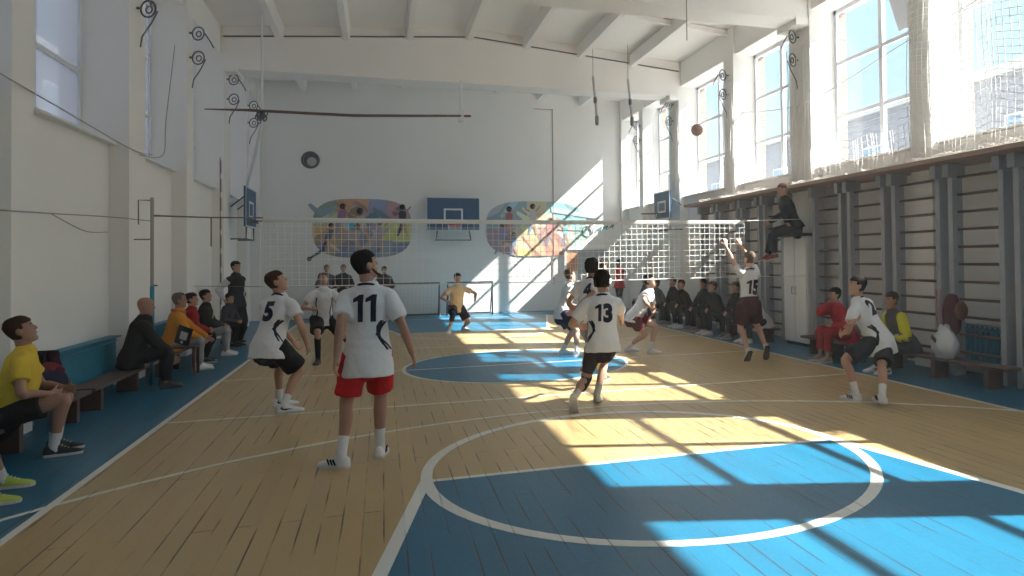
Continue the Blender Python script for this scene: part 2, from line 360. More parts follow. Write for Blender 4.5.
for i, (a, c, zb) in enumerate(((-.95, -.4, 6.33), (5.6, 6.25, 6.33), (12.05, 12.7, 6.34), (18.5, 19.2, 6.27))):
    b = NB()
    prism(b, [(XL, zb), (XR, zb+.06), (XR, zc(XR)-.22), (2.25, zc(2.25)-.22), (XL, zc(XL)-.22)], V((1,0,0)), V((0,0,1)), V((0,1,0)), V((0, a, 0)), c-a)
    prism(b, [(XL, zc(XL)-.24), (XL, zc(XL)+.05), (2.25, zc(2.25)+.05), (XR, zc(XR)+.05), (XR, zc(XR)-.24), (2.25, zc(2.25)-.24)], V((1,0,0)), V((0,0,1)), V((0,1,0)), V((0, a-.05, 0)), c-a+.1)
    for k in range(10):
        if i >= 2 and k % 2 == 0: cyl(b, (XL+1.3+k*1.05, a-.005, zb+.32), (0,1,0), .03, .02, 8)
    for s, x in ((1, XL), (-1, XR)): box(b, min(x, x+s*.28), max(x, x+s*.28), a-.03, c+.03, zb-.06, zb+.1)
    bm_ = mk('ceiling_beam', b, M['ceil'], ceil, smooth=False)
    b = NB()
    for x0, x1 in zip((XL, -2.2, -.72, .78, 2.27, 3.75, 5.23, 6.72), (-2.42, -.94, .56, 2.05, 3.53, 5.01, 6.5, XR)):
        prism(b, [(x0, zc(x0)-.225), (x1, zc(x1)-.225), (x1, zc(x1)-.195), (x0, zc(x0)-.195)], V((1,0,0)), V((0,0,1)), V((0,-1,0)), V((0, a-.04, 0)), .025)
    mk('joint_shade_strip', b, cm((.12,.11,.11), .9, 'shadow gap'), ceil, smooth=False)  # solid dark strip, its colour standing for the shade between slab and beam
b = NB(); 
for a, c in ((XL, XL+.05), (XR-.05, XR)): box(b, a, c, YB, YF, 0, .1)
# windows
wi = 0
for wr_, wl_ in zip(WIN, WINL):
    for X, sgn in ((8.6, 1), (-4.1, -1)):
        a, c = wr_ if sgn > 0 else wl_; wi += 1; b = NB(); t = .032
        box(b, X-t, X+t, a, a+.08, ZS, ZH); box(b, X-t, X+t, c-.08, c, ZS, ZH); box(b, X-t, X+t, a, c, ZS, ZS+.08); box(b, X-t, X+t, a, c, ZH-.08, ZH)
        my = (a+c)/2 if a < 21 else 22.33; box(b, X-t-.006, X+t+.006, my-.05, my+.05, ZS+.01, ZH-.01)
        for z in (4.47, 5.53): box(b, X-t+.004, X+t-.004, a+.07, c-.07, z-.033, z+.033)
        f = struct(mk('window_%d' % wi, b, M['frame'], smooth=False))
        p = NB(); box(p, X-.004, X+.004, a+.05, c-.05, ZS+.05, ZH-.05); mk('pane', p, M['glass'] if sgn > 0 else M['dusty'], f, smooth=False)
        q = NB(); box(q, X-.5*sgn if sgn > 0 else X+.04, X-.04 if sgn > 0 else X+.46, a, c, ZS, ZS+.03); mk('window_sill', q, M['white'], f, smooth=False)
        if abs(a-9.25) < .01 and sgn > 0:      # small opened sash high up
            q = NB(); obox(q, V((8.42, 9.75, 5.98)), V((0,1,0)), V((.35,0,-.94)).normalized(), V((.94,0,.35)).normalized(), .36, .38, .015); mk('open_sash', q, M['frame'], f, smooth=False)

# ------------------------------------------------------------------ outside buildings
def building(name, label, x0, x1, y0, y1, h, mt, winx, face, n, zs):
    t = thing(name, label, 'building', ((x0+x1)/2, (y0+y1)/2, -.35))
    b = NB(); box(b, x0, x1, y0, y1, -.35, h); mk('wall', b, mt, t, smooth=False)
    b = NB(); box(b, x0-.3, x1+.3, y0-.3, y1+.3, h, h+.35); mk('roof', b, M['gravel'], t, smooth=False)
    for z in zs:
        for i in range(n):
            y = y0+(i+.5)*(y1-y0)/n; b = NB()
            box(b, face-.08, face+.08, y-.9, y+.9, z, z+1.7); 
            f = mk('window', b, M['white'], t, smooth=False)
            b = NB(); s = -1 if face == x0 else 1
            box(b, face+s*.09, face+s*.10, y-.8, y-.05, z+.1, z+1.6); box(b, face+s*.09, face+s*.10, y+.05, y+.8, z+.1, z+1.6)
            mk('pane', b, cm((.28, .38, .48), .2, 'pane glass'), f, smooth=False)
building('brick_building', 'long grey brick building seen through the right hand windows', 25, 34, 6, 62, 9.3, M['greybrick'], 0, 25, 12, (2.2, 5.9))
building('plaster_building', 'grey plaster building behind the left hand windows', -26, -16, -6, 46, 12.5, mat('pale plaster', (.17, .18, .22), .9, .08, 1), 0, -16, 9, (2.2, 5.9, 9.3))

# ------------------------------------------------------------------ end wall fixtures
def W(u, v, y=YF): return V((u, y, v))
AX, AZ, AYm = V((1,0,0)), V((0,0,1)), V((0,-1,0))
def painted(name, par, poly, col, lift, d=.002):
    b = NB(); prism(b, poly, AX, AZ, AYm, V((0, YF-lift, 0)), d); return mk(name, b, cm(col, .8, 'mural paint'), par, smooth=False)
def limb(p, q, r0, r1):
    dx, dz = q[0]-p[0], q[1]-p[1]; l = math.hypot(dx, dz) or 1; nx, nz = -dz/l, dx/l
    return [(p[0]+nx*r0, p[1]+nz*r0), (q[0]+nx*r1, q[1]+nz*r1), (q[0]-nx*r1, q[1]-nz*r1), (p[0]-nx*r0, p[1]-nz*r0)]
def disc(c, r, n=14, sx_=1, sz=1): return [(c[0]+r*sx_*math.cos(2*math.pi*i/n), c[1]+r*sz*math.sin(2*math.pi*i/n)) for i in range(n)]
def stadium(x0, x1, z0, z1, k=.45):
    """rounded outline, like a circle cut flat above and below"""
    cx, cz, a, c = (x0+x1)/2, (z0+z1)/2, (x1-x0)/2, (z1-z0)/2; out = []
    for i in range(44):
        t = 2*math.pi*i/44; u, v = math.cos(t), math.sin(t); e = 2/3.2
        out.append((cx+a*math.copysign(abs(u)**e, u), cz+c*math.copysign(abs(v)**(2/3.0), v)))
    return out
def clip_in(poly, hull):
    """part of a convex patch inside a convex outline (both counter-clockwise)"""
    for i in range(len(hull)):
        a, b = hull[i], hull[(i+1) % len(hull)]; f = lambda p: (b[0]-a[0])*(p[1]-a[1])-(b[1]-a[1])*(p[0]-a[0]); out = []
        for k in range(len(poly)):
            p, q = poly[k-1], poly[k]; fp, fq = f(p), f(q)
            if (fp >= 0) != (fq >= 0): t = fp/(fp-fq); out.append((p[0]+t*(q[0]-p[0]), p[1]+t*(q[1]-p[1])))
            if fq >= 0: out.append(q)
        poly = out
        if len(poly) < 3: return []
    return poly
def clip(poly, x0, x1, z0, z1):
    for ax, lim, s in ((0, x0, 1), (0, x1, -1), (1, z0, 1), (1, z1, -1)):
        out = []
        for i in range(len(poly)):
            p, q = poly[i-1], poly[i]; ip, iq = s*(p[ax]-lim) >= 0, s*(q[ax]-lim) >= 0
            if ip != iq:
                t = (lim-p[ax])/(q[ax]-p[ax]); out.append((p[0]+t*(q[0]-p[0]), p[1]+t*(q[1]-p[1])))
            if iq: out.append(q)
        poly = out
        if not poly: return []
    return poly
def mural(label, x0, x1, z0, z1, fields, figures, base):
    t = thing('wall_mural', label, 'mural', (( x0+x1)/2, YF, z0))
    st = stadium(x0, x1, z0, z1)
    b = NB(); prism(b, st, AX, AZ, AYm, V((0, YF, 0)), .012); mk('painted_ground', b, cm(base, .8, 'mural paint'), t, smooth=False)
    for i, (fx0, fx1, fz0, fz1, col) in enumerate(fields):
        pl = clip(st, x0+fx0*(x1-x0), x0+fx1*(x1-x0), z0+fz0*(z1-z0), z0+fz1*(z1-z0))
        if len(pl) > 2: painted('colour_field', t, pl, col, .012+.0004*i)
    rm = random.Random(int(x0*10)+50); cols = [c[4] for c in fields]
    for i in range(34):
        cx, cz = rm.uniform(x0+.2, x1-.2), rm.uniform(z0+.1, z1-.1); an = rm.choice((.6, .8, 2.3, 2.5, .7)); l, h = rm.uniform(.2, .55), rm.uniform(.05, .22); ca, sa = math.cos(an), math.sin(an)
        pl = [(cx+u*l*ca-v*h*sa, cz+u*l*sa+v*h*ca) for u, v in ((-1,-.6),(.2,-1),(1,-.3),(.9,.7),(-.1,1),(-1,.5))]
        near = min(fields, key=lambda f_: abs(x0+(f_[0]+f_[1])/2*(x1-x0)-cx)+abs(z0+(f_[2]+f_[3])/2*(z1-z0)-cz)*1.5)[4]; k = rm.uniform(.6, 1.45); o2 = rm.choice(cols)
        pl = clip_in(pl, st)
        if pl: painted('colour_field', t, pl, tuple(round(min(.85, (near[n_]*.72+o2[n_]*.28)*k), 2) for n_ in range(3)), .0165+.0001*i, .0008)
    for fig in figures:
        b = NB(); mats = []
        for poly, col in fig:
            mm_ = cm(col, .8, 'mural paint')
            if mm_ not in mats: mats.append(mm_)
            n0 = len(b.faces); prism(b, poly, AX, AZ, AYm, V((0, YF-.021-.0006*len(mats), 0)), .002)
            b.faces.ensure_lookup_table()
            for f in b.faces[n0:]: f.material_index = mats.index(mm_)
        mk('painted_figure', b, mats, t, smooth=False)
    return t
def fig(x, z, s=1, hair=(.03,.02,.03), skin=(.55,.33,.25), shirt=(.5,.2,.35), legs=(.25,.3,.45), lean=0, arms=((-.35,.1),(.35,.25))):
    o = []
    o.append((limb((x, z), (x+lean*s, z+.55*s), .13*s, .17*s), shirt))
    for k in (-1, 1): o.append((limb((x, z+.03), (x+k*.2*s-lean*.3, z-.55*s), .08*s, .045*s), legs if k < 0 else skin))
    for k, (ax_, az_) in enumerate(arms): o.append((limb((x+lean*s+(-.14 if k == 0 else .14)*s, z+.5*s), (x+lean*s+ax_*s, z+.5*s+az_*s), .05*s, .03*s), skin))
    o.append((disc((x+lean*1.2*s, z+.73*s), .125*s), hair)); o.append((disc((x+lean*1.2*s+.03*s, z+.70*s), .09*s), skin))
    return o
mural('rounded painted mural of athletes, grey blue and yellow, left of the blue backboard', -2.05, .90, 1.86, 3.72,
  [(0,.16,.52,1,(.30,.42,.36)),(.10,.32,.55,1,(.42,.50,.36)),(.26,.50,.62,1,(.58,.32,.20)),(.45,.80,.55,1,(.30,.34,.52)),(.74,1,.5,1,(.50,.30,.34)),
   (0,.24,.26,.55,(.70,.48,.22)),(.22,.46,.2,.6,(.44,.34,.34)),(.44,.70,.18,.56,(.34,.32,.40)),(.68,1,.24,.60,(.60,.60,.22)),(0,1,0,.26,(.22,.27,.40)),(.36,.44,.3,.8,(.10,.42,.55)),(.66,.8,.0,.3,(.3,.36,.42))],
  [fig(-1.25,2.95,.72,lean=.1,shirt=(.35,.15,.3)), fig(-.55,2.75,.8,lean=-.12,shirt=(.6,.45,.45)), fig(-.75,2.35,.7,hair=(.2,.1,.08),shirt=(.5,.38,.36)), fig(-.1,2.45,.75,lean=.05,shirt=(.45,.35,.42)),
   fig(.62,2.95,.72,shirt=(.04,.04,.06),legs=(.03,.03,.05)), fig(-1.62,2.42,.62,shirt=(.12,.15,.2),legs=(.05,.07,.1),lean=.14,arms=((-.5,-.6),(.4,.1)))], (.30,.34,.40))
t_left = bpy.data.objects['wall_mural']
painted('painted_ribbon', t_left, [(-2.18,3.50),(-2.10,3.56),(-1.9,3.40),(-1.55,3.42),(-1.4,3.55),(-1.45,3.30),(-1.7,3.18),(-1.95,3.22)], (.28,.40,.50), .026)
painted('painted_leg', t_left, limb((-1.7,2.15),(-2.12,1.86),.05,.03), (.05,.08,.12), .026); painted('painted_shoe', t_left, disc((-2.14,1.84),.07), (.03,.03,.05), .026)
m2_ = mural('rounded pastel mural of sports children, partly in sunlight, right of the blue backboard', 3.27, 6.75, 1.86, 3.72,
  [(0,.2,.5,1,(.28,.38,.42)),(.15,.45,.6,1,(.30,.44,.50)),(.40,.66,.5,1,(.66,.60,.42)),(.60,1,.4,1,(.35,.62,.60)),(0,.3,.0,.5,(.36,.26,.32)),(.26,.45,.12,.45,(.78,.62,.42)),(.36,.6,.28,.55,(.62,.66,.40)),
   (.42,.62,0,.24,(.75,.38,.28)),(.62,.8,0,.3,(.78,.36,.28)),(.78,1,.05,.4,(.50,.66,.58)),(.5,.75,.35,.55,(.80,.5,.42)),(.3,.44,0,.14,(.80,.66,.30))],
  [fig(4.05,2.9,.75,shirt=(.4,.12,.12)), fig(4.85,3.0,.75,shirt=(.62,.58,.6)), fig(3.75,2.35,.75,shirt=(.25,.25,.42),lean=.1), fig(4.2,2.2,.55,shirt=(.2,.3,.45)),
   fig(5.45,2.6,.7,hair=(.6,.35,.2),shirt=(.7,.3,.3)), fig(6.0,2.55,.6,hair=(.5,.25,.2),shirt=(.3,.55,.6))], (.45,.46,.48))
painted('painted_ribbon', m2_, [(5.5,3.55),(6.6,3.35),(7.2,3.42),(7.28,3.2),(7.0,3.15),(6.6,3.2),(5.5,3.35)], (.50,.56,.66), .026)
painted('painted_line', m2_, limb((5.7,2.75),(6.6,2.72),.015,.012), (.05,.18,.20), .026)
b = NB(); torus(b, (6.78, YF-.022, 2.70), (0,1,0), .18, .014, 24, 6); mk('painted_ring', b, cm((.12,.2,.24), .8, 'mural paint'), m2_)
b = NB()
for k in range(3):
    x = 7.1+.22*k; prism(b, limb((x, 2.72+.04*k), (x+.2, 2.85+.05*k), .025, .02), AX, AZ, AYm, V((0, YF-.02, 0)), .003); prism(b, limb((x+.2, 2.85+.05*k), (x+.14, 2.7+.05*k), .02, .02), AX, AZ, AYm, V((0, YF-.02, 0)), .003)
mk('painted_zigzag', b, cm((.04,.24,.30), .8, 'mural paint'), m2_, smooth=False)

def rect_frame(b, o, ux, uz, n_, x0, x1, z0, z1, w_, t):
    for (a0, a1, c0, c1) in ((x0, x1, z0, z0+w_), (x0, x1, z1-w_, z1), (x0, x0+w_, z0+w_, z1-w_), (x1-w_, x1, z0+w_, z1-w_)):
        prism(b, [(a0, c0), (a1, c0), (a1, c1), (a0, c1)], ux, uz, n_, o, t)
def backboard(label, org, ux, n_, wd, hg, rimm='red', dep=.45):
    """org = bottom centre of the board's front; ux along it, n_ out of it"""
    uz = V((0,0,1)); t = thing('basketball_backboard', label, 'backboard', org)
    b = NB(); prism(b, [(-wd/2,0),(wd/2,0),(wd/2,hg),(-wd/2,hg)], ux, uz, n_, org-n_*.05, .045); mk('board', b, M['board'], t, smooth=False)
    b = NB(); rect_frame(b, org-n_*.005, ux, uz, n_, -wd/2, wd/2, 0, hg, .03, .008); mk('border', b, M['white'], t, smooth=False)
    b = NB(); rect_frame(b, org-n_*.005, ux, uz, n_, -.30, .30, hg*.24, hg*.66, .055, .009); mk('target_square', b, M['white'], t, smooth=False)
    c = org+n_*.38+uz*.16
    b = NB(); torus(b, c, (0,0,1), .225, .012, 28, 6); obox(b, org+n_*.08+uz*.14, ux, n_, uz, .08, .08, .04); rim = mk('rim', b, M[rimm], t)
    b = NB()
    for i in range(14):
        for s in (-1, 1):
            pts = [c+V((math.cos(2*math.pi*(i+s*k*.5)/14)*(.225-.022*k), math.sin(2*math.pi*(i+s*k*.5)/14)*(.225-.022*k), -.075*k)) for k in range(5)]
            tube(b, pts, .004, seg=4)
    mk('hoop_net', b, M['rope'], rim)
    b = NB()
    for s in (-1, 1):
        tube(b, [org+ux*s*.5-n_*.03+uz*hg*.8, org+ux*s*.45-n_*(dep+.01)+uz*(hg*.5)], .018, seg=6); tube(b, [org+ux*s*.5-n_*.03+uz*.02, org+ux*s*.55-n_*.03-uz*.3, org+ux*s*.55-n_*(dep+.01)-uz*.3], .02, seg=6)
    tube(b, [org-ux*.55-n_*.05-uz*.3, org+ux*.55-n_*.05-uz*.3], .022, seg=6); mk('bracket', b, M['iron'], t)
    return t
backboard('blue basketball backboard with red rim on the far end wall', V((2.18, YF-.45, 2.7)), V((1,0,0)), V((0,-1,0)), 1.7, 1.08)
backboard('blue basketball backboard seen edge-on by the left wall pilaster', V((-3.12, 19.8, 2.62)), V((0,1,0)), V((1,0,0)), 1.5, .98, 'iron', .37)
backboard('small blue backboard with white square high on the right wall', V((7.6, 18.9, 2.84)), V((0,1,0)), V((-1,0,0)), 1.2, .80, 'iron', .39)

t = thing('wall_vent', 'round dark vent high on the far end wall', 'vent', (-2.12, YF, 4.9))
b = NB(); torus(b, (-2.1, YF-.02, 4.9), (0,1,0), .23, .04, 28, 8); mk('ring', b, M['iron'], t)
b = NB(); cyl(b, (-2.1, YF-.01, 4.9), (0,1,0), .22, .015); mk('grille', b, cm((.10,.10,.11), .7, 'grille'), t)
b = NB(); prism(b, disc((-2.06, 4.85), .14), AX, AZ, AYm, V((0, YF-.02, 0)), .02); mk('damper', b, cm((.5,.5,.5), .6, 'damper'), t)
b = NB(); tube(b, [(5.57, YF-.02, 6.9), (5.57, YF-.02, .9)], .012, seg=6); tube(b, [(5.57, YF-.02, 6.88), (4.95, YF-.02, 6.88)], .01, seg=6)
tag(mk('wall_conduit', b, cm((.32,.20,.18), .6, 'conduit')), 'thin conduit running down the far end wall through the right mural', 'pipe')
# exit door
d = struct(thing('door_1', 'open doorway', 'door', (6.6, YF, 0))); 
for k in ('label', 'category'): del d[k]
b = NB(); box(b, 6.42, 7.45, YF-.05, YF-.005, 0, 2.05); mk('door_leaf', b, M['door'], d, smooth=False)
b = NB(); rect_frame(b, V((0, YF, 0)), AX, AZ, AYm, 5.93, 7.52, -.05, 2.12, .06, .07); mk('door_frame', b, M['white'], d, smooth=False)
b = NB(); box(b, 5.99, 6.42, YF-.03, YF-.005, 0, 2.05); mk('side_panel', b, M['white'], d, smooth=False)
b = NB(); box(b, 6.03, 6.40, YF-.045, YF-.03, 1.35, 1.95); mk('notice_board', b, cm((.62,.30,.16), .6, 'notice'), d, smooth=False)
b = NB(); tube(b, [(6.5, YF-.05, 1.02), (6.5, YF-.09, 1.02), (6.62, YF-.09, 1.02)], .011, seg=8); mk('door_handle', b, M['iron'], d)

def goal(x0, x1, label):
    y = YF-.75; t = thing('small_goal', label, 'goal', ((x0+x1)/2, y, 0), None)
    b = NB(); h = 1.04
    tube(b, [(x0, y, 0), (x0, y, h), (x1, y, h), (x1, y, 0)], .03, seg=8); tube(b, [(x0, y+.5, .03), (x1, y+.5, .03)], .02, seg=6)
    for x in (x0, x1): tube(b, [(x, y, h), (x, y+.5, .03), (x, y, .03)], .02, seg=6)
    mk('frame', b, M['iron'], t)
    b = NB()
    for i in range(15):
        x = x0+(x1-x0)*i/14; tube(b, [(x, y, h), (x, y+.5, .03)], .004, seg=3)
    for i in range(9):
        q = i/8; tube(b, [(x0, y+.5*q, h*(1-q)+.03*q), (x1, y+.5*q, h*(1-q)+.03*q)], .004, seg=3)
    mk('goal_net', b, M['rope'], t); return t
goal(0.05, 1.70, 'small goal standing in shade against the far end wall'); goal(1.96, 3.36, 'small goal standing in the sun behind the far player')

# ------------------------------------------------------------------ volleyball net
t = thing('volleyball_net', 'white volleyball net stretched across the whole court', 'net', (XC, Y2, 2.4))
nx0, nx1 = -1.7, 6.36
def nz(x): return 2.405-.02*math.sin(math.pi*(x-nx0)/(nx1-nx0))
b = NB(); pts = [V((nx0+(nx1-nx0)*i/24, Y2, nz(nx0+(nx1-nx0)*i/24)-.03)) for i in range(25)]
tube(b, pts, [(.036, .006)]*25, side=V((0,0,1)), seg=8); mk('top_band', b, M['rope'], t)
b = NB(); zb = 1.37
n_ = int((nx1-nx0)/.1)
for i in range(n_+1):
    x = nx0+(nx1-nx0)*i/n_; tube(b, [(x, Y2, nz(x)-.03), (x+.01*math.sin(i), Y2+.006*math.sin(i*2.1), 1.9), (x, Y2, zb)], 0.0036, seg=3, cap=False)
for k in range(1, 10):
    tube(b, [(nx0+(nx1-nx0)*i/30, Y2+.006*math.sin(i*1.3+k), nz(nx0+(nx1-nx0)*i/30)-.03-(2.37-zb)*k/10+.006*math.sin(i+k)) for i in range(31)], 0.0036, seg=3, cap=False)
mk('net_mesh', b, M['rope'], t)
b = NB(); tube(b, [(nx0+(nx1-nx0)*i/20, Y2, zb-.02*math.sin(math.pi*i/20)) for i in range(21)], .008, seg=6); mk('bottom_cord', b, M['rope'], t)
b = NB(); tube(b, [(-3.1, Y2, 2.42), (-2.4, Y2, 2.40), (nx0, Y2, 2.40)], .011, seg=6); tube(b, [(-2.38, Y2, 2.40), (-2.38, Y2, 1.98)], .010, seg=6)
tube(b, [(-2.6, Y2, 1.40), (nx0, Y2, zb)], .004, seg=4); mk('tension_rope', b, cm((.22,.17,.16), .7, 'rope'), t)
b = NB(); tube(b, [(nx1, Y2, 2.40), (7.75, Y2+.05, 2.45)], .008, seg=6); tube(b, [(nx1, Y2, zb), (7.75, Y2+.05, 1.36)], .006, seg=4); mk('tension_rope', b, M['rope'], t)
t = thing('net_post', 'thin steel net post with hooks against the left wall', 'post', (-3.13, Y2, 0))
b = NB(); tube(b, [(-3.13, Y2, 0), (-3.13, Y2, 2.66)], .024, seg=10); mk('pole', b, cm((.38,.34,.32), .5, 'metal'), t)
b = NB(); tube(b, [(-3.13, Y2, 2.64), (-3.30, Y2, 2.64), (-3.30, Y2, 2.30)], .009, seg=6); tube(b, [(-3.13, Y2, 2.42), (-3.04, Y2, 2.42)], .014, seg=6); tube(b, [(-3.13, Y2, 1.42), (-3.07, Y2, 1.42)], .012, seg=6)
tube(b, [(-3.35, Y2, 2.08), (-3.15, Y2, 2.08)], .009, seg=6); mk('hook', b, cm((.25,.12,.10), .5, 'metal'), t)
b = NB(); tube(b, [(-3.13, Y2, .02), (-3.13, Y2, 1.40)], .029, seg=10); mk('sleeve', b, M['teal'], t)

# ------------------------------------------------------------------ wall bars, ledge, benches, radiators
def wall_bars(y0, y1, label):
    t = thing('wall_bars', label, 'wall bars', (7.8, (y0+y1)/2, 0), 'grey wall bars along the right wall')
    for y in (y0, y1):
        b = NB(); box(b, 7.76, 7.95, y-.045, y+.045, 0, 3.02); mk('upright', b, M['grey'], t, smooth=False, bevel=.008)
        b = NB(); box(b, 7.68, 7.99, y-.06, y+.06, 2.84, 3.03); mk('bracket', b, M['grey'], t, smooth=False, bevel=.008)
    for k in range(11):
        b = NB(); z = .34+.25*k; tube(b, [(7.86, y0, z), (7.86, y1, z)], (.022, .018), seg=8); mk('rung', b, M['wood'], t)
    return t
ords = ['nearest', 'second', 'third', 'fourth', 'fifth', 'sixth', 'seventh', 'eighth', 'ninth', 'tenth']
barsY = [(6.15, 7.08), (7.32, 8.20), (8.45, 9.40), (9.66, 10.55), (10.80, 11.62), (12.75, 13.45), (13.7, 14.45), (14.7, 15.55), (15.8, 16.6)]
barlab = ['grey wall bars cut off by the right edge of the photo', 'grey wall bars behind the white plastic bag', 'grey wall bars behind the player in a yellow and grey jacket',
 'grey wall bars right behind the head of player number 2', 'grey wall bars just right of the tall white cabinet', 'grey wall bars just left of the tall white cabinet',
 'grey wall bars behind the jumping player number 15', 'grey wall bars seen through the right end of the net', 'farthest grey wall bars, seen through the net mesh']
for (a, c), l in zip(barsY, barlab): wall_bars(a, c, l)
b = NB(); box(b, 7.42, 8.24, 5.0, 16.9, 3.04, 3.10); tag(mk('wall_ledge', b, M['ledge'], smooth=False), 'long brown wooden ledge above the wall bars', 'ledge')
t = thing('tall_cabinet', 'tall narrow white cabinet with black top that a man sits on', 'cabinet', (7.8, 12.2, 0))
b = NB(); box(b, 7.70, 7.98, 11.76, 12.58, .06, 2.12); mk('body', b, M['white'], t, smooth=False, bevel=.006)
for y0, y1 in ((11.78, 12.16), (12.18, 12.56)):
    b = NB(); box(b, 7.68, 7.70, y0, y1, .1, 2.09); dd = mk('door', b, M['white'], t, smooth=False, bevel=.004)
    b = NB(); yy = y1-.05 if y0 < 11.9 else y0+.05; tube(b, [(7.68, yy, 1.0), (7.65, yy, 1.0), (7.65, yy, 1.14), (7.68, yy, 1.14)], .007, seg=6); mk('handle', b, M['black'], dd)
b = NB(); box(b, 7.45, 7.98, 11.70, 12.64, 2.12, 2.18); mk('top_board', b, M['black'], t, smooth=False)
b = NB(); box(b, 7.72, 7.96, 11.8, 12.54, 0, .06); mk('plinth', b, M['black'], t, smooth=False)

def bench(x, y0, y1, label, z=.30):
    t = thing('gym_bench', label, 'bench', (x, (y0+y1)/2, 0))
    b = NB(); box(b, x-.15, x+.15, y0, y1, z-.04, z); mk('seat', b, M['wood'], t, smooth=False, bevel=.006)
    for y in (y0+.3, (y0+y1)/2, y1-.3):
        b = NB(); box(b, x-.12, x+.12, y-.04, y+.04, 0, z-.04); mk('leg', b, M['wood'], t, smooth=False)
bench(-3.30, 6.4, 9.6, 'low wooden bench under the seated man in yellow'); bench(-3.30, 9.7, 12.9, 'low wooden bench under the man in the black coat')
bench(-3.30, 13.1, 18.2, 'low wooden bench under the orange, red and black jackets'); bench(7.45, 6.9, 9.35, 'low wooden bench holding the white plastic bag')
bench(7.35, 9.5, 11.25, 'low wooden bench under the person in red'); bench(7.42, 12.5, 16.2, 'low wooden bench behind the jumping player'); bench(7.42, 16.3, 20.6, 'low wooden bench at the far right under the spectators')
def radiator(x, y0, y1, label, z0=.12, z1=.70):
    t = thing('radiator', label, 'radiator', (x, (y0+y1)/2, 0)); n_ = int((y1-y0)/.085)
    b = NB()
    for i in range(n_):
        y = y0+(i+.5)*(y1-y0)/n_; tube(b, [(x, y, z0+.03), (x, y, z1-.03)], (.055, .026), side=V((1,0,0)), seg=8)
    for z in (z0+.05, z1-.05): tube(b, [(x, y0, z), (x, y1, z)], .03, seg=8)
    mk('column_fins', b, M['teal'], t)
    b = NB(); box(b, x-.08, x+.08, y0-.02, y1+.02, z1, z1+.02); mk('top_shelf', b, M['teal'], t, smooth=False)
    b = NB()
    for y in (y0+.1, y1-.1): tube(b, [(x, y, 0), (x, y, z0+.05)], .02, seg=6)
    mk('foot', b, M['teal'], t)
radiator(-3.62, 9.75, 11.85, 'blue ribbed radiator on the left wall between the yellow shirt and black coat')
radiator(-3.62, 12.85, 14.9, 'blue ribbed radiator behind the man in orange'); radiator(-3.62, 6.5, 8.45, 'blue ribbed radiator behind the man in yellow at the left edge')
radiator(8.12, 7.0, 8.6, 'blue ribbed radiator behind the nearest right wall bars')
t = thing('radiator_pipe', 'pale blue heating pipe joining the two near left radiators', 'pipe', (-3.6, 9.2, .6))
b = NB(); tube(b, [(-3.60, 8.45, .64), (-3.46, 8.5, .64), (-3.46, 9.1, .65), (-3.6, 9.3, .65), (-3.6, 9.75, .66)], .022, seg=8); tube(b, [(-3.6, 9.3, .65), (-3.6, 9.3, .0)], .018, seg=8); mk('pipe', b, cm((.12,.30,.40), .5, 'pipe'), t)

# ------------------------------------------------------------------ ceiling rods, ropes, scrolls, cables
pl, pr = atX(205, 109, -3.42), atY(470, 116, 18.35)
t = thing('hanging_rail', 'long dark brown rail hung under the ceiling from the left wall', 'rail', pl)
b = NB(); tube(b, [pl, pl.lerp(pr, .14), (pl+pr)/2-V((0,0,.06)), pr], [.012, .030, .034, .030], seg=8); mk('rail', b, M['brown'], t)
b = NB(); q = atY(461, 116, 18.3); tube(b, [q-V((0,0,.15)), V((q.x, q.y, 6.3))], .03, seg=8); obox(b, q, V((1,0,0)), V((0,1,0)), V((0,0,1)), .06, .06, .14); mk('hanger', b, M['white'], t)
q = atX(255, 108, -2.9); q2 = V((-2.35, 16.9, 0))
b = NB(); q = pl.lerp(pr, .18); tube(b, [q, V((q.x, q.y, 7.1))], .022, seg=8); mk('hanger', b, M['white'], t)
b = NB()
for i in range(10): torus(b, q+V((rnd.uniform(-.06,.06), rnd.uniform(-.06,.06), -.08-.04*(i%4))), (rnd.uniform(-1,1), rnd.uniform(-1,1), rnd.uniform(-.4,.4)), .075, .013, 14, 6)
tag(mk('rope_coil', b, M['iron']), 'tangled dark rope coil hanging from the left end of the brown rail', 'rope')
b = NB(); tube(b, [q-V((.0,0,.25)), V((-3.2, 19.6, 3.55))], .035, seg=8); tag(mk('support_strut', b, M['white']), 'slanting pale strut above the left side backboard', 'strut')
for i, (x, y0, y1, lab) in enumerate(((593, 77, 119, 'left one of two short grey rods hanging near the end of the ceiling beam'), (628, 80, 120, 'right one of two short grey rods hanging near the end of the ceiling beam'))):
    a, c = atY(x, y0, 17.6), atY(x+4, y1, 17.6); t = thing('hanging_rod', lab, 'rod', a)
    b = NB(); tube(b, [a, c], .03, seg=8); mk('rod', b, cm((.45,.44,.44), .5, 'metal'), t)
    b = NB(); tube(b, [c+V((0,0,.05)), c-V((0,0,.12))], .05, seg=8); mk('weight', b, cm((.22,.2,.2), .5, 'metal'), t)
    b = NB(); mid = a.lerp(c, .55); tube(b, [mid+V((0,0,.05)), mid-V((0,0,.05))], .045, seg=8); tube(b, [a, V((a.x, a.y, zc(a.x)))], .006, seg=4); mk('clamp', b, M['iron'], t)
a = atY(686, -20, 11.0); c = atY(687, 40, 11.0); b = NB(); tube(b, [V((a.x, a.y, zc(a.x))), c], .009, seg=5); tag(mk('climbing_cord', b, cm((.3,.26,.25), .8, 'rope')), 'thin cord hanging from the ceiling near the right windows', 'cord')
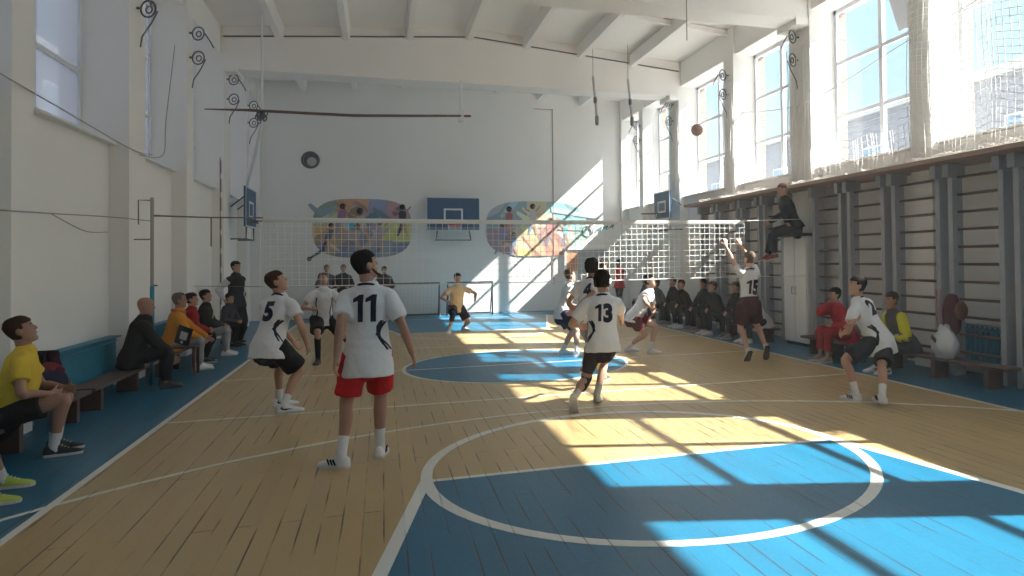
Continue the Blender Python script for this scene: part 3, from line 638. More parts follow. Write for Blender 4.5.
def scroll(x, y, z, s, label):
    n_ = V((-s, 0, 0)); t = thing('iron_scroll', label, 'ironwork', (x, y, z), 'curled iron brackets on the pilasters')
    b = NB(); c = V((x, y, z))+n_*.15; Y_ = V((s*.5, -1, 0)).normalized()
    for k, r_ in ((.05, .125), (-.42, .125)):
        torus(b, c+V((0,0,k)), Y_, r_, .014, 22, 6); torus(b, c+n_*.01+V((0,0,k-.01)), Y_, r_*.42, .012, 16, 6)
    tube(b, [c+n_*.12+V((0,0,.05)), c+n_*.20+V((0,0,-.08)), c+n_*.26+V((0,0,-.2))], .012, seg=6)
    tube(b, [c+n_*.12+V((0,0,-.45)), c+n_*.05+V((0,0,-.62)), c-n_*.08+V((0,0,-.85)), c-n_*.1+V((0,0,-1.0))], .012, seg=6); mk('scroll', b, M['iron'], t)
    b = NB()
    for k in (.05, -.42): tube(b, [c-n_*.15+V((0,0,k)), c-n_*.11+V((0,0,k))], .02, seg=6)
    mk('wall_hook', b, M['iron'], t)
sl_ = ['above the net post', 'beside the second pilaster', 'near the hanging rail', 'beside the left backboard strut']
for (a_, c_), zz, l in zip(PIL[4:], (6.0, 6.1, 6.05, 6.0), sl_): scroll(XL, (a_+c_)/2-.05, zz, -1, 'curled iron bracket high on the left wall '+l)
sl_ = ['right of the near end of the central beam', 'next to the window behind the flying ball', 'under the end of the far beam', 'next to the last window by the corner']
for (a_, c_), zz, l in zip(PIL[4:], (6.1, 6.1, 6.1, 6.0), sl_): scroll(XR, (a_+c_)/2, zz, 1, 'curled iron bracket on the right wall '+l)
def cable(pts, r_, label, name='wall_cable', m_=None):
    b = NB(); p, q = smooth_path(pts, [r_]*len(pts), 6); tube(b, p, [x[0] for x in q], seg=5); tag(mk(name, b, m_ or cm((.35,.33,.32), .7, 'cable')), label, 'cable')
cable([atX(-30, 56, XL+.04), atX(60, 108, XL+.04), atX(131, 149, XL+.04), atX(152, 155, XL+.03)], .008, 'thin cable slanting across the upper left windows')
cable([atX(-20, 209, XL+.04), atX(60, 214, XL+.04), atX(110, 217, XL+.04), atX(150, 221, XL+.2)], .008, 'thin cable running level along the left wall at net height')
cable([atX(50, 213, XL+.03), atX(85, 231, XL+.03), atX(108, 232, XL+.03)], .006, 'short cable sagging on the left wall under the level cable')
cable([atX(175, 45, XL+.04), atX(166, 120, XL+.04), atX(163, 155, XL+.04), atX(140, 155, XL+.04)], .008, 'thin cable hanging down by the second left window')
cable([V((7.95, 5.0, 5.6)), V((7.9, 8.9, 5.15)), V((7.9, 12.1, 4.75)), V((7.9, 15.3, 5.15)), V((7.9, 18.6, 5.3))], .008, 'thin white rope strung along the right windows', 'wall_rope', M['rope'])
# dark pipe on the left wall beside the standing spectator
b = NB(); 
for k in range(9): tube(b, [(XL+.05, 17.9, .4+k*.42), (XL+.05, 17.9, .4+k*.42+.27)], .016, seg=6)
tube(b, [(XL+.04, 17.9, .1), (XL+.04, 17.9, 4.1)], .010, seg=6); tag(mk('wall_pipe', b, cm((.22,.16,.15), .6, 'metal')), 'dark spotted pipe going up the left wall by the standing man', 'pipe')

# protective netting hung in front of the right windows
def hang_net(name, label, y0, y1, z0, z1, x, dy=.1, amp=.05, fold=6, r_=.006, top_in=0):
    b = NB()
    ny, nz_ = int((y1-y0)/dy), int((z1-z0)/.1)
    def P(i, k):
        u, v = i/ny, k/nz_; sag = .25*(1-v)*math.sin(u*math.pi)
        return V((x+amp*math.sin(u*fold*6.28+1)*(.4+.6*(1-v)), y0+(y1-y0)*u + .03*math.sin(v*9+u*5)+top_in*(v-.5)*(.5-u), z0+(z1-z0)*v-(.22*math.sin(u*fold*1.6)**2)*(1-v)))
    for i in range(ny+1): tube(b, [P(i, k) for k in range(0, nz_+1, 3)], r_, seg=3, cap=False)
    for k in range(nz_+1): tube(b, [P(i, k) for i in range(0, ny+1, 2)], r_, seg=3, cap=False)
    return tag(mk(name, b, M['rope']), label, 'net')
hang_net('protective_net', 'white protective net hanging in front of the near right windows', 4.6, 9.25, 3.25, 6.75, 7.93)
hang_net('protective_net', 'white protective net gathered in folds on the pilaster right of the cabinet', 12.05, 12.75, 3.2, 6.15, 7.94, dy=.05, amp=.04)
hang_net('protective_net', 'white net trailing along the lower window behind number 2', 9.25, 12.0, 3.2, 4.05, 7.95)
hang_net('protective_net', 'white protective net gathered on the pilaster beside the window with the ball', 15.2, 15.75, 3.2, 6.15, 7.94, dy=.05, amp=.04)
hang_net('protective_net', 'white protective net gathered on the pilaster beyond the flying ball', 18.5, 19.1, 3.2, 6.15, 7.94, dy=.06, amp=.04)
b = NB()
for j in range(16):
    pts = []
    ph = rnd.uniform(0, 6)
    for i in range(120):
        y = 4.8+i*.1; pts.append(V((7.72+.09*math.sin(i*.9+ph)+rnd.uniform(-.05,.05)+.1*math.sin(y*.8), y+rnd.uniform(-.04,.04), 3.12+.10*abs(math.sin(i*.31+ph*.2))*rnd.uniform(.2,1)+(.0 if rnd.random() > .1 else -.06))))
    tube(b, pts, .005, seg=3, cap=False)
tag(mk('bunched_net', b, M['rope']), 'bunched white netting lying along the top of the brown ledge', 'net', kind='stuff')

# ------------------------------------------------------------------ volleyball, bags
bc = atY(697, 130, 11.5)
t = thing('volleyball', 'pinkish brown ball in the air in front of the right windows', 'ball', bc)
b = NB(); blob(b, bc, .105, .105, .105, seg=28, rings=18); mk('shell', b, cm((.62,.40,.34), .6, 'leather'), t)
b = NB()
for ax in ((1,0,0),(0,1,0),(0,0,1),(1,1,0),(0,1,1)): torus(b, bc, ax, .1045, .0018, 32, 4)
mk('seams', b, cm((.2,.11,.1), .6, 'leather'), t)
# plastic carrier bag on the right bench
pb = atX(945, 360, 7.42); pb.z = .32
t = thing('plastic_bag', 'full white plastic carrier bag standing on the right bench', 'bag', pb)
b = NB(); p, r_ = smooth_path([pb+V((0,0,.03)), pb+V((0,0,.1)), pb+V((0,0,.22)), pb+V((0,0,.31)), pb+V((0,.01,.36))], [(.16,.11), (.20,.15), (.195,.14), (.15,.10), (.09,.06)], 3)
tube(b, p, r_, side=V((0,1,0)), seg=26)
for v in b.verts: 
    a_ = math.atan2(v.co.y-pb.y, v.co.x-pb.x); k = 1+.05*math.sin(a_*7+v.co.z*20)+.04*math.sin(a_*11-v.co.z*33); v.co.x = pb.x+(v.co.x-pb.x)*k; v.co.y = pb.y+(v.co.y-pb.y)*k
mk('bag_body', b, cm((.70,.72,.74), .35, 'plastic'), t, angle=0)
for s in (-1, 1):
    b = NB(); stube(b, [pb+V((-.04*s,-.07,.34)), pb+V((-.05*s,-.03,.41)), pb+V((-.05*s,.03,.42)), pb+V((-.04*s,.08,.34))], [(.02,.006)]*4, seg=6); mk('bag_handle', b, cm((.70,.72,.74), .35, 'plastic'), t)
b = NB(); c = pb+V((-.20, -.02, .27))
for k in range(3): obox(b, c+V((.012*k, .02*k, -.02*k)), V((0,.8,.6)), V((0,-.6,.8)), V((1,0,0)), .05, .008, .006)
mk('printed_mark', b, M['black'], t, smooth=False)
# backpack and jacket hanging on the bars
pk = atX(952, 312, 7.60)
t = thing('backpack', 'maroon and brown backpack hanging on the wall bars above the plastic bag', 'bag', pk+V((0,0,-.25)))
b = NB(); tube(b, smooth_path([pk+V((0,0,-.24)), pk+V((0,0,0)), pk+V((0,0,.20))], [(.13,.09), (.15,.10), (.10,.06)], 3)[0], smooth_path([pk, pk, pk], [(.13,.09), (.15,.10), (.10,.06)], 3)[1], side=V((0,1,0)), seg=18); mk('bag_body', b, cm((.10,.03,.04), .8), t)
b = NB(); blob(b, pk+V((-.03,-.20,.03)), .09, .08, .13); mk('side_pocket', b, cm((.14,.07,.05), .8), t)
for s in (-1, 1):
    b = NB(); stube(b, [pk+V((-.08,.16+.035*s,.30)), pk+V((-.1,.15+.04*s,.0)), pk+V((-.08,.16+.03*s,-.22))], [.012]*3, seg=6); mk('strap', b, cm((.45,.25,.28), .8), t)
pd = atX(47, 385, -3.33); pd.z = .32
t = thing('duffel_bag', 'dark navy and red sports bag on the bench beside the man in yellow', 'bag', pd)
b = NB(); stube(b, [pd+V((0,-.18,.16)), pd+V((0,0,.17)), pd+V((0,.2,.15))], [(.13,.15), (.14,.17), (.12,.14)], side=V((1,0,0)), seg=16); mk('bag_body', b, cm((.02,.02,.05), .8), t)
b = NB(); stube(b, [pd+V((0,-.05,.30)), pd+V((.0,.05,.34)), pd+V((.02,.18,.28))], [(.08,.05)]*3, side=V((1,0,0)), seg=12); mk('folded_jacket', b, cm((.18,.02,.03), .8), t)
ph_ = atX(56, 375, -3.45)
t = thing('black_jacket', 'black jacket draped over the radiator beside the man in yellow', 'jacket', V((-3.5, 9.35, .3)))
b = NB(); box(b, -3.56, -3.44, 9.05, 9.55, .34, .78); bmesh.ops.subdivide_edges(b, edges=b.edges, cuts=5, use_grid_fill=True)
for v in b.verts: v.co.x += .03*math.sin(v.co.y*17+v.co.z*6); v.co.z += .02*math.sin(v.co.y*11)
mk('cloth', b, cm((.015,.012,.02), .9), t)
b = NB(); stube(b, [(-3.42, 9.3, .76), (-3.38, 9.32, .55), (-3.40, 9.3, .38)], [(.05,.04), (.055,.045), (.045,.04)], seg=12); mk('sleeve', b, cm((.05,.015,.03), .9), t)

# added thin haze volume, imitating the milky veil of lens glare
GLARE_HAZE = .0035
if GLARE_HAZE:
    b = NB(); box(b, XL+.01, XR-.01, YB+.01, YF-.01, .01, 6.9); hz = mk('haze', b, M['white'], smooth=False)
    hm_ = bpy.data.materials.new('glare veil haze'); hm_.use_nodes = True; n = hm_.node_tree; n.nodes.clear()
    o_ = n.nodes.new('ShaderNodeOutputMaterial'); vs_ = n.nodes.new('ShaderNodeVolumeScatter'); vs_.inputs['Density'].default_value = GLARE_HAZE; vs_.inputs['Anisotropy'].default_value = .35
    n.links.new(vs_.outputs[0], o_.inputs['Volume']); hz.data.materials.clear(); hz.data.materials.append(hm_)
    tag(hz, 'thin added haze volume through the hall, imitating lens glare', 'haze', kind='stuff')
S.cycles.volume_bounces = 1

# ------------------------------------------------------------------ people
def ik(a, t, l1, l2, pole):
    d = t-a; L_ = d.length
    if L_ > (l1+l2)*.999: t = a+d*((l1+l2)*.999/L_); d = t-a; L_ = d.length
    if L_ < abs(l1-l2)*1.05+.02: t = a+d.normalized()*(abs(l1-l2)*1.05+.02); d = t-a; L_ = d.length
    u = d/L_; x = (l1*l1-l2*l2+L_*L_)/(2*L_); h = math.sqrt(max(0, l1*l1-x*x)); p = perp(u, V(pole))
    return a+u*x+p*h, t
def remesh(o, vox, sm=2, fac=.5):
    r = o.modifiers.new('remesh', 'REMESH'); r.mode = 'VOXEL'; r.voxel_size = vox; r.use_smooth_shade = True
    if sm: s = o.modifiers.new('smooth', 'SMOOTH'); s.iterations = sm; s.factor = fac
def fold_tex():
    t = bpy.data.textures.get('folds') or bpy.data.textures.new('folds', 'CLOUDS'); t.noise_scale = .11; t.noise_depth = 2; return t
def folds(o, k=.02):
    d = o.modifiers.new('folds', 'DISPLACE'); d.texture = fold_tex(); d.strength = k; d.mid_level = .5; d.texture_coords = 'LOCAL'

def pose(pel, yaw, lean=0, s=1.0, side=0, twist=0, hyaw=0, hpitch=0, feet=None, toes=(0, 0), tpitch=(0, 0), hands=None, knee=None, elbow=None, width=1.0, neckf=0):
    """joints of a figure; yaw 0 faces +Y, 90 faces +X. feet/hands = (left, right) ankle and wrist points"""
    y = R(yaw); F = V((math.sin(y), math.cos(y), 0)); Rr = V((math.cos(y), -math.sin(y), 0)); Z = V((0,0,1))
    l = R(lean); U = (Z*math.cos(l)+F*math.sin(l)+Rr*math.sin(R(side))).normalized()
    y2 = R(yaw+twist); Rs = V((math.cos(y2), -math.sin(y2), 0)); Rs = (Rs-U*Rs.dot(U)).normalized()
    Ft = U.cross(Rs)
    Ft = -Ft if Ft.dot(F) < 0 else Ft
    J = dict(s=s, w=width, pel=V(pel), U=U, R=Rr, Rs=Rs, F=F, Ft=Ft)
    J['chest'] = J['pel']+U*.50*s; J['neck'] = J['chest']+U*.055*s+Ft*-.01*s
    yh = R(yaw+twist*.5+hyaw); hp = R(hpitch); Fh0 = V((math.sin(yh), math.cos(yh), 0))
    J['HF'] = (Fh0*math.cos(hp)+Z*math.sin(hp)).normalized(); J['HU'] = (Z*math.cos(hp)-Fh0*math.sin(hp)).normalized(); J['HR'] = V((math.cos(yh), -math.sin(yh), 0))
    J['head'] = J['neck']+(U*.3+Z*.7).normalized()*.055*s+J['HU']*.125*s+J['HF']*(.018+neckf)*s
    for i, sg in enumerate((-1, 1)):
        J['hip%d' % i] = J['pel']+Rr*(.092*s*sg); J['sh%d' % i] = J['chest']+Rs*(.175*s*sg*width)-U*.030*s
        ft = V(feet[i]) if feet and feet[i] is not None else J['pel']+Rr*.1*sg-Z*(.86*s)
        kp = knee[i] if knee else F+Rr*(.15*sg)
        J['kn%d' % i], J['an%d' % i] = ik(J['hip%d' % i], ft, .435*s, .425*s, kp)
        hd = V(hands[i]) if hands and hands[i] is not None else J['sh%d' % i]-Z*.5*s+Rr*.1*sg+F*.08
        ep = elbow[i] if elbow else -F-Z*.3+Rr*(.6*sg)
        J['el%d' % i], J['wr%d' % i] = ik(J['sh%d' % i], hd, .295*s, .265*s, ep)
        ty = R(yaw+toes[i]); tp = R(tpitch[i]); T0 = V((math.sin(ty), math.cos(ty), 0))
        J['toe%d' % i] = (T0*math.cos(tp)-Z*math.sin(tp)); J['tup%d' % i] = (Z*math.cos(tp)+T0*math.sin(tp))
    return J

def head_pt(J, u, f, z):      # head coordinates in units of the head size
    s = J['s']; return J['head']+J['HR']*(u*s)+J['HF']*(f*s)+J['HU']*(z*s)
HEADR = [(-.128, .030, .030, .050), (-.112, .046, .052, .036), (-.085, .058, .070, .020), (-.05, .066, .084, .006), (-.01, .072, .092, 0), (.03, .076, .097, -.002), (.065, .074, .094, -.004), (.095, .060, .076, -.006), (.115, .038, .048, -.006)]
def head_rings(bm, J, g=0, lo=-9, seg=20):
    rings = []
    for z, a, c, fo in HEADR:
        if z < lo: continue
        G, g_ = g, g*(1-.55*max(0, z)/.12)
        rings.append([bm.verts.new(head_pt(J, (a+g_)*math.cos(2*math.pi*k/seg), fo+(c+g_)*math.sin(2*math.pi*k/seg), z*(1+g*5) if z > 0 else z)) for k in range(seg)])
    for q in range(len(rings)-1):
        for k in range(seg): bm.faces.new((rings[q][k], rings[q][(k+1)%seg], rings[q+1][(k+1)%seg], rings[q+1][k]))
    bm.faces.new(rings[0][::-1])
    top = bm.verts.new(head_pt(J, 0, -.006, .122*(1+g*5)))
    for k in range(seg): bm.faces.new((rings[-1][k], rings[-1][(k+1)%seg], top))
def hand(bm, J, i, d, n_, side, curl=.4, spread=.12):
    """palm along d, palm normal n_, thumb on side"""
    s = J['s']; w_ = J['wr%d' % i]
    a = side
    tube(bm, [w_-d*.02*s, w_+d*.02*s, w_+d*.055*s, w_+d*.085*s], [(.024*s,.019*s), (.034*s,.017*s), (.042*s,.015*s), (.040*s,.013*s)], side=a, seg=10)
    for k, (o, l) in enumerate(((.031, .072), (.011, .080), (-.010, .075), (-.030, .060))):
        b0 = w_+d*.082*s+a*o*s; d1 = (d+a*(o*spread/.03)+n_*curl*.5).normalized(); d2 = (d1*math.cos(curl)+n_*math.sin(curl)).normalized(); d3 = (d1*math.cos(curl*1.9)+n_*math.sin(curl*1.9)).normalized()
        p1 = b0+d1*l*.45*s; p2 = p1+d2*l*.32*s; p3 = p2+d3*l*.25*s
        tube(bm, [b0-d*.01*s, p1, p2, p3], [.0098*s, .0092*s, .0084*s, .0072*s], seg=7)
    t0 = w_+d*.03*s+a*.030*s; t1 = t0+(d*.55+a*.8+n_*.25).normalized()*.04*s; t2 = t1+(d*.85+a*.35+n_*.45).normalized()*.032*s
    tube(bm, [t0-a*.012*s, t0, t1, t2], [.013*s, .0125*s, .0105*s, .009*s], seg=7)
def torso_path(J, g=0, lo=-.14, hi=1.0, flare=0, belly=0, top=True):
    s = J['s']; U, P = J['U'], J['pel']; w_ = J['w']
    prof = [(-.14, .115, .085), (-.08, .158, .108), (0, .168, .116), (.12, .150, .104), (.22, .140+.3*belly, .100+belly), (.33, .150, .106+belly*.5), (.42, .160, .110), (.49, .135, .088), (.535, .085, .068)]
    pts, rad, sd = [], [], []
    for t, a, c in prof:
        if t < lo-.001 or t > hi: continue
        k = max(0, min(1, (t+.0)/.5)); ws = w_ if t > .2 else 1+(w_-1)*max(0, t)/.2
        fl = flare*max(0, (.25-t)/.4)
        cen = P+U*(t*s)+J['Ft']*(.012*s*math.sin(k*math.pi)+.5*belly*(1 if .1 < t < .35 else 0))
        pts.append(cen); rad.append(((a*ws+g+fl)*s, (c+g+fl)*s)); sd.append((J['R']*(1-k)+J['Rs']*k).normalized())
    return pts, rad, sd
def torso(bm, J, **k):
    p, r, sd = torso_path(J, **k); P, Q = smooth_path(p, r, 3)
    S_ = []
    for i in range(len(P)):
        q = i/3; a = int(min(q, len(sd)-1)); b = min(a+1, len(sd)-1); S_.append((sd[a]*(1-(q-a))+sd[b]*(q-a)).normalized())
    tube(bm, P, Q, side=S_, seg=20)
def build_body(name, J, skin, parent, vox, curl=(.5, .5), palm=(None, None), hdir=(None, None), feet=True):
    s = J['s']; b = NB(); torso(b, J, g=-.012)
    tube(b, [J['sh0'], J['chest']+J['U']*.012*s, J['sh1']], [.046*s, .058*s, .046*s], seg=12)
    stube(b, [J['chest']+J['U']*.01*s, J['neck']+J['U']*.015*s, (J['neck']+J['head'])/2, J['head']-J['HU']*.045*s-J['HF']*.012*s], [(.075*s,.062*s), (.060*s,.058*s), (.055*s,.056*s), (.056*s,.060*s)], side=J['Rs'], seg=14)
    head_rings(b, J)
    tube(b, [head_pt(J, 0, .086, .022), head_pt(J, 0, .098, .0), head_pt(J, 0, .110, -.022), head_pt(J, 0, .090, -.036)], [.008*s, .010*s, .014*s, .010*s], seg=8)
    tube(b, [head_pt(J, -.022, .083, -.058), head_pt(J, 0, .091, -.058), head_pt(J, .022, .083, -.058)], [.007*s, .010*s, .007*s], seg=6)
    tube(b, [head_pt(J, -.04, .080, .036), head_pt(J, 0, .090, .034), head_pt(J, .04, .080, .036)], [.009*s, .009*s, .009*s], seg=6)
    blob(b, head_pt(J, 0, .070, -.105), .026*s, .022*s, .020*s, (J['HR'], J['HF'], J['HU']), 10, 6)
    for q in (-1, 1): blob(b, head_pt(J, .076*q, -.008, .0), .010*s, .022*s, .034*s, (J['HR'], J['HF'], J['HU']), 10, 7)
    for i, sg in enumerate((-1, 1)):
        sh, el, wr = J['sh%d' % i], J['el%d' % i], J['wr%d' % i]
        stube(b, [sh, sh.lerp(el, .35), el, el.lerp(wr, .3), el.lerp(wr, .7), wr], [.052*s, .047*s, .038*s, (.042*s,.038*s), (.031*s,.029*s), (.026*s,.021*s)], seg=12)
        d = (wr-el).normalized() if hdir[i] is None else V(hdir[i]).normalized()
        n_ = palm[i] if palm[i] is not None else -J['R']*sg
        n_ = perp(d, V(n_)); a = d.cross(n_); a = a if a.dot(J['F']+J['U']*.3) > 0 else -a
        hand(b, J, i, d, n_, a, curl[i])
        hp, kn, an = J['hip%d' % i], J['kn%d' % i], J['an%d' % i]
        back = perp((kn-an).normalized(), -J['toe%d' % i])
        stube(b, [hp+J['U']*.02*s, hp.lerp(kn, .3), hp.lerp(kn, .7), kn, kn.lerp(an, .28)+back*.014*s, kn.lerp(an, .6)+back*.008*s, kn.lerp(an, .88), an],
              [(.090*s,.094*s), (.084*s,.088*s), (.066*s,.068*s), .053*s, (.054*s,.057*s), .044*s, .034*s, .036*s], side=J['R'], seg=14)
        tp = J['toe%d' % i]; up = J['tup%d' % i]
        tube(b, [an-tp*.035*s-up*.03*s, an+tp*.02*s-up*.035*s, an+tp*.12*s-up*.055*s, an+tp*.165*s-up*.062*s], [(.030*s,.034*s), (.036*s,.036*s), (.040*s,.020*s), (.034*s,.012*s)], side=tp.cross(up), seg=10)
    o = mk('body', b, skin, parent, angle=0); remesh(o, vox, 2); return o
def build_hair(J, col, parent, style='short'):
    s = J['s']; b = NB(); head_rings(b, J, {'buzz': .004, 'curly': .020}.get(style, .010), seg=28)
    bmesh.ops.subdivide_edges(b, edges=b.edges, cuts=1, use_grid_fill=True)
    kill = []
    for f in b.faces:
        c = f.calc_center_median()-J['head']; u, fr, z = c.dot(J['HR'])/s, c.dot(J['HF'])/s, c.dot(J['HU'])/s
        hl = .055 if style != 'receding' else .085
        low = -.062 if style in ('short', 'buzz', 'curly', 'receding') else -.16
        keep = (z > hl) or (fr < .035 and z > .015 and abs(u) > .03) or (fr < -.01 and z > low)
        if style == 'bald': keep = fr < -.0 and low < z < .02 and abs(u) > .0 
        if not keep: kill.append(f)
    bmesh.ops.delete(b, geom=kill, context='FACES')
    for v in b.verts:
        c = v.co-J['head']; z = c.dot(J['HU'])/s
        if z < .05 and style in ('short', 'receding', 'buzz'): v.co -= (c-J['HU']*c.dot(J['HU'])).normalized()*(.010*min(1, (.05-z)/.07)*s)
    for v in b.verts:
        c = v.co-J['head']; k = {'curly': .012, 'long': .008}.get(style, .005)
        v.co += c.normalized()*rnd.uniform(0, k)*s
    o = mk('hair', b, col, parent, angle=0)
    q = o.modifiers.new('thick', 'SOLIDIFY'); q.thickness = .014*s if style != 'buzz' else .006; q.offset = -1
    if style == 'curly': pass
    return o
def face_marks(J, parent):
    s = J['s']
    for q in (-1, 1):
        b = NB(); blob(b, head_pt(J, .030*q, .080, .008), .011*s, .006*s, .006*s, (J['HR'], J['HF'], J['HU']), 8, 6); mk('eye', b, cm((.05,.035,.03), .3, 'eye'), parent, angle=0)
        b = NB(); tube(b, [head_pt(J, .016*q, .094, .028), head_pt(J, .045*q, .083, .028)], .0045*s, seg=5); mk('eyebrow', b, cm((.05,.03,.02), .8, 'hair'), parent, angle=0)
    b = NB(); tube(b, [head_pt(J, -.02, .089, -.060), head_pt(J, 0, .099, -.060), head_pt(J, .02, .089, -.060)], [.003*s, .004*s, .003*s], seg=5); mk('lips', b, cm((.36,.14,.12), .6, 'lips'), parent, angle=0)
def shirt(J, col, parent, vox, sleeve=.62, hem=-.14, g=.018, flare=.03, name='shirt', belly=0, k=.022):
    s = J['s']; b = NB(); torso(b, J, g=g, lo=-.01, belly=belly)
    if hem < 0:
        Z = V((0, 0, 1)); D = (J['U']*.35+Z*.65).normalized() if J['U'].z > .6 else J['U']
        tube(b, [J['pel']+J['U']*.10*s, J['pel'], J['pel']+D*hem*s], [((.152+g)*s, (.106+g)*s), ((.170+g+flare*.4)*s, (.120+g+flare*.4)*s), ((.176+g+flare)*s, (.126+g+flare)*s)], side=J['R'], seg=24, rnd_=False)
    tube(b, [J['sh0'], J['chest']+J['U']*.02*s, J['sh1']], [(.056+g*.4)*s, (.066+g*.4)*s, (.056+g*.4)*s], seg=12)
    for i in (0, 1):
        sh, el, wr = J['sh%d' % i], J['el%d' % i], J['wr%d' % i]
        st = sh+(J['chest']-sh)*.12
        if sleeve <= 1:
            e = sh.lerp(el, sleeve); stube(b, [st, sh.lerp(e, .3), e], [(.058+g*.5)*s, (.060+g*.5)*s, (.062+g*.6)*s], seg=14, rnd_=False)
        else:
            e = el.lerp(wr, min(1, sleeve-1)); stube(b, [st, sh.lerp(el, .4), el, el.lerp(e, .5), e], [(.060+g*.6)*s, (.060+g*.5)*s, (.052+g*.5)*s, (.046+g*.5)*s, (.036+g*.4)*s], seg=14)
    o = mk(name, b, col, parent, angle=0); remesh(o, vox, 3, .5); folds(o, k); return o
def legs_wear(J, col, parent, vox, to=.8, g=.022, name='shorts', tight=False, k=.022, top=.06):
    s = J['s']; b = NB(); p, r, sd = torso_path(J, g=g*.7, hi=top+.02)
    tube(b, [J['pel']-J['U']*.125*s, J['pel']-J['U']*.07*s, J['pel'], J['pel']+J['U']*top*s], [((.118+g*.6)*s, (.092+g*.6)*s), ((.160+g*.6)*s, (.114+g*.6)*s), ((.172+g*.6)*s, (.120+g*.6)*s), ((.162+g*.5)*s, (.112+g*.5)*s)], side=J['R'], seg=20)
    for i in (0, 1):
        hp, kn, an = J['hip%d' % i], J['kn%d' % i], J['an%d' % i]
        if to <= 1:
            e = hp.lerp(kn, to); m_ = .3 if tight else 1
            stube(b, [hp, hp.lerp(e, .5), e], [(.096+g*.8*m_)*s, (.090+g*m_)*s, ((.066 if tight else .088)+g*m_)*s], side=J['R'], seg=16, rnd_=False)
        else:
            e = kn.lerp(an, min(1, to-1)); stube(b, [hp, hp.lerp(kn, .5), kn, kn.lerp(e, .4), e], [(.094+g*.6)*s, (.082+g*.6)*s, (.064+g*.6)*s, (.060+g*.6)*s, (.046+g*.8)*s], side=J['R'], seg=14, rnd_=False)
    o = mk(name, b, col, parent, angle=0); remesh(o, vox, 2, .5); folds(o, k); return o
def socks(J, col, parent, hi=.35, name='sock', both=(0, 1)):
    s = J['s']
    for i in both:
        kn, an = J['kn%d' % i], J['an%d' % i]; tp, up = J['toe%d' % i], J['tup%d' % i]; e = an.lerp(kn, hi)
        back = perp((kn-an).normalized(), -J['toe%d' % i])
        pts = [an+tp*.03*s-up*.05*s, an, an.lerp(kn, hi*.45)+back*.004*s, e+back*.010*s]; big = .045 if hi < .5 else .058
        b = NB(); stube(b, pts, [.040*s, .041*s, .041*s+(big-.045)*s*.6, big*s], seg=14, rnd_=False); mk(name, b, col, parent, angle=50)
def sleeve_band(J, col, parent, a, c, i, name='knee_sleeve'):
    s = J['s']; hp, kn, an = J['hip%d' % i], J['kn%d' % i], J['an%d' % i]
    b = NB(); stube(b, [kn.lerp(hp, a), kn, kn.lerp(an, c)], [.068*s, .062*s, .062*s], side=J['R'], seg=14, rnd_=False); mk(name, b, col, parent, angle=50)
def shoe(J, i, col, sole, parent, stripe=None, swoosh=None):
    s = J['s']; an, tp, up = J['an%d' % i], J['toe%d' % i], J['tup%d' % i]; sd = tp.cross(up).normalized(); base = an-up*.083*s
    prof = [(-.075, .020, .050), (-.066, .034, .088), (-.03, .038, .108), (.02, .040, .112), (.06, .044, .082), (.11, .049, .062), (.155, .049, .050), (.19, .038, .040), (.208, .018, .030)]
    b = NB(); rings = []
    for x, w_, h in prof:
        c = base+tp*x*s; ring = []
        for k in range(12):
            t = math.pi*k/11; ring.append(b.verts.new(c+sd*(w_*s*math.cos(t)*(1 if abs(math.cos(t)) > .9 else 1))+up*((.018+(h-.018)*math.sin(t)**.8)*s)))
        rings.append(ring)
    for q in range(len(rings)-1):
        for k in range(11): b.faces.new((rings[q][k], rings[q][k+1], rings[q+1][k+1], rings[q+1][k]))
        b.faces.new((rings[q][11], rings[q][0], rings[q+1][0], rings[q+1][11]))
    b.faces.new(rings[0][::-1]); b.faces.new(rings[-1])
    o = mk('shoe', b, col, parent, angle=60)
    b = NB(); out = [(x, w_*1.08) for x, w_, h in prof]; poly = [(x*s, w_*s) for x, w_ in out]+[(x*s, -w_*s) for x, w_ in out[::-1]]
    prism(b, poly, tp, sd, up, base, .022*s); mk('sole', b, sole, o, smooth=False)
    b = NB()
    for k in range(4): tube(b, [base+tp*(.035+.022*k)*s+up*(.100-.012*k)*s+sd*.022*s, base+tp*(.04+.022*k)*s+up*(.106-.013*k)*s, base+tp*(.035+.022*k)*s+up*(.100-.012*k)*s-sd*.022*s], .004*s, seg=5)
    mk('laces', b, sole, o)
    if stripe:
        for q in (-1, 1):
            b = NB()
            for k in range(3): obox(b, base+tp*(.035+.026*k)*s+up*.050*s+sd*q*.0435*s, (tp*.45+up*.9).normalized(), sd, (up*.45-tp*.9).normalized(), .026*s, .004*s, .0055*s)
            mk('stripes', b, stripe, o, smooth=False)
    if swoosh:
        for q in (-1, 1):
            b = NB(); prism(b, [(x*s, z*s) for x, z in ((.085,.050),(.02,.036),(-.018,.040),(-.038,.058),(-.02,.082),(-.022,.062),(-.008,.054),(.02,.052))], tp, up, sd*q, base+sd*q*.040*s, .006*s); mk('mark', b, swoosh, o, smooth=False)
    return o
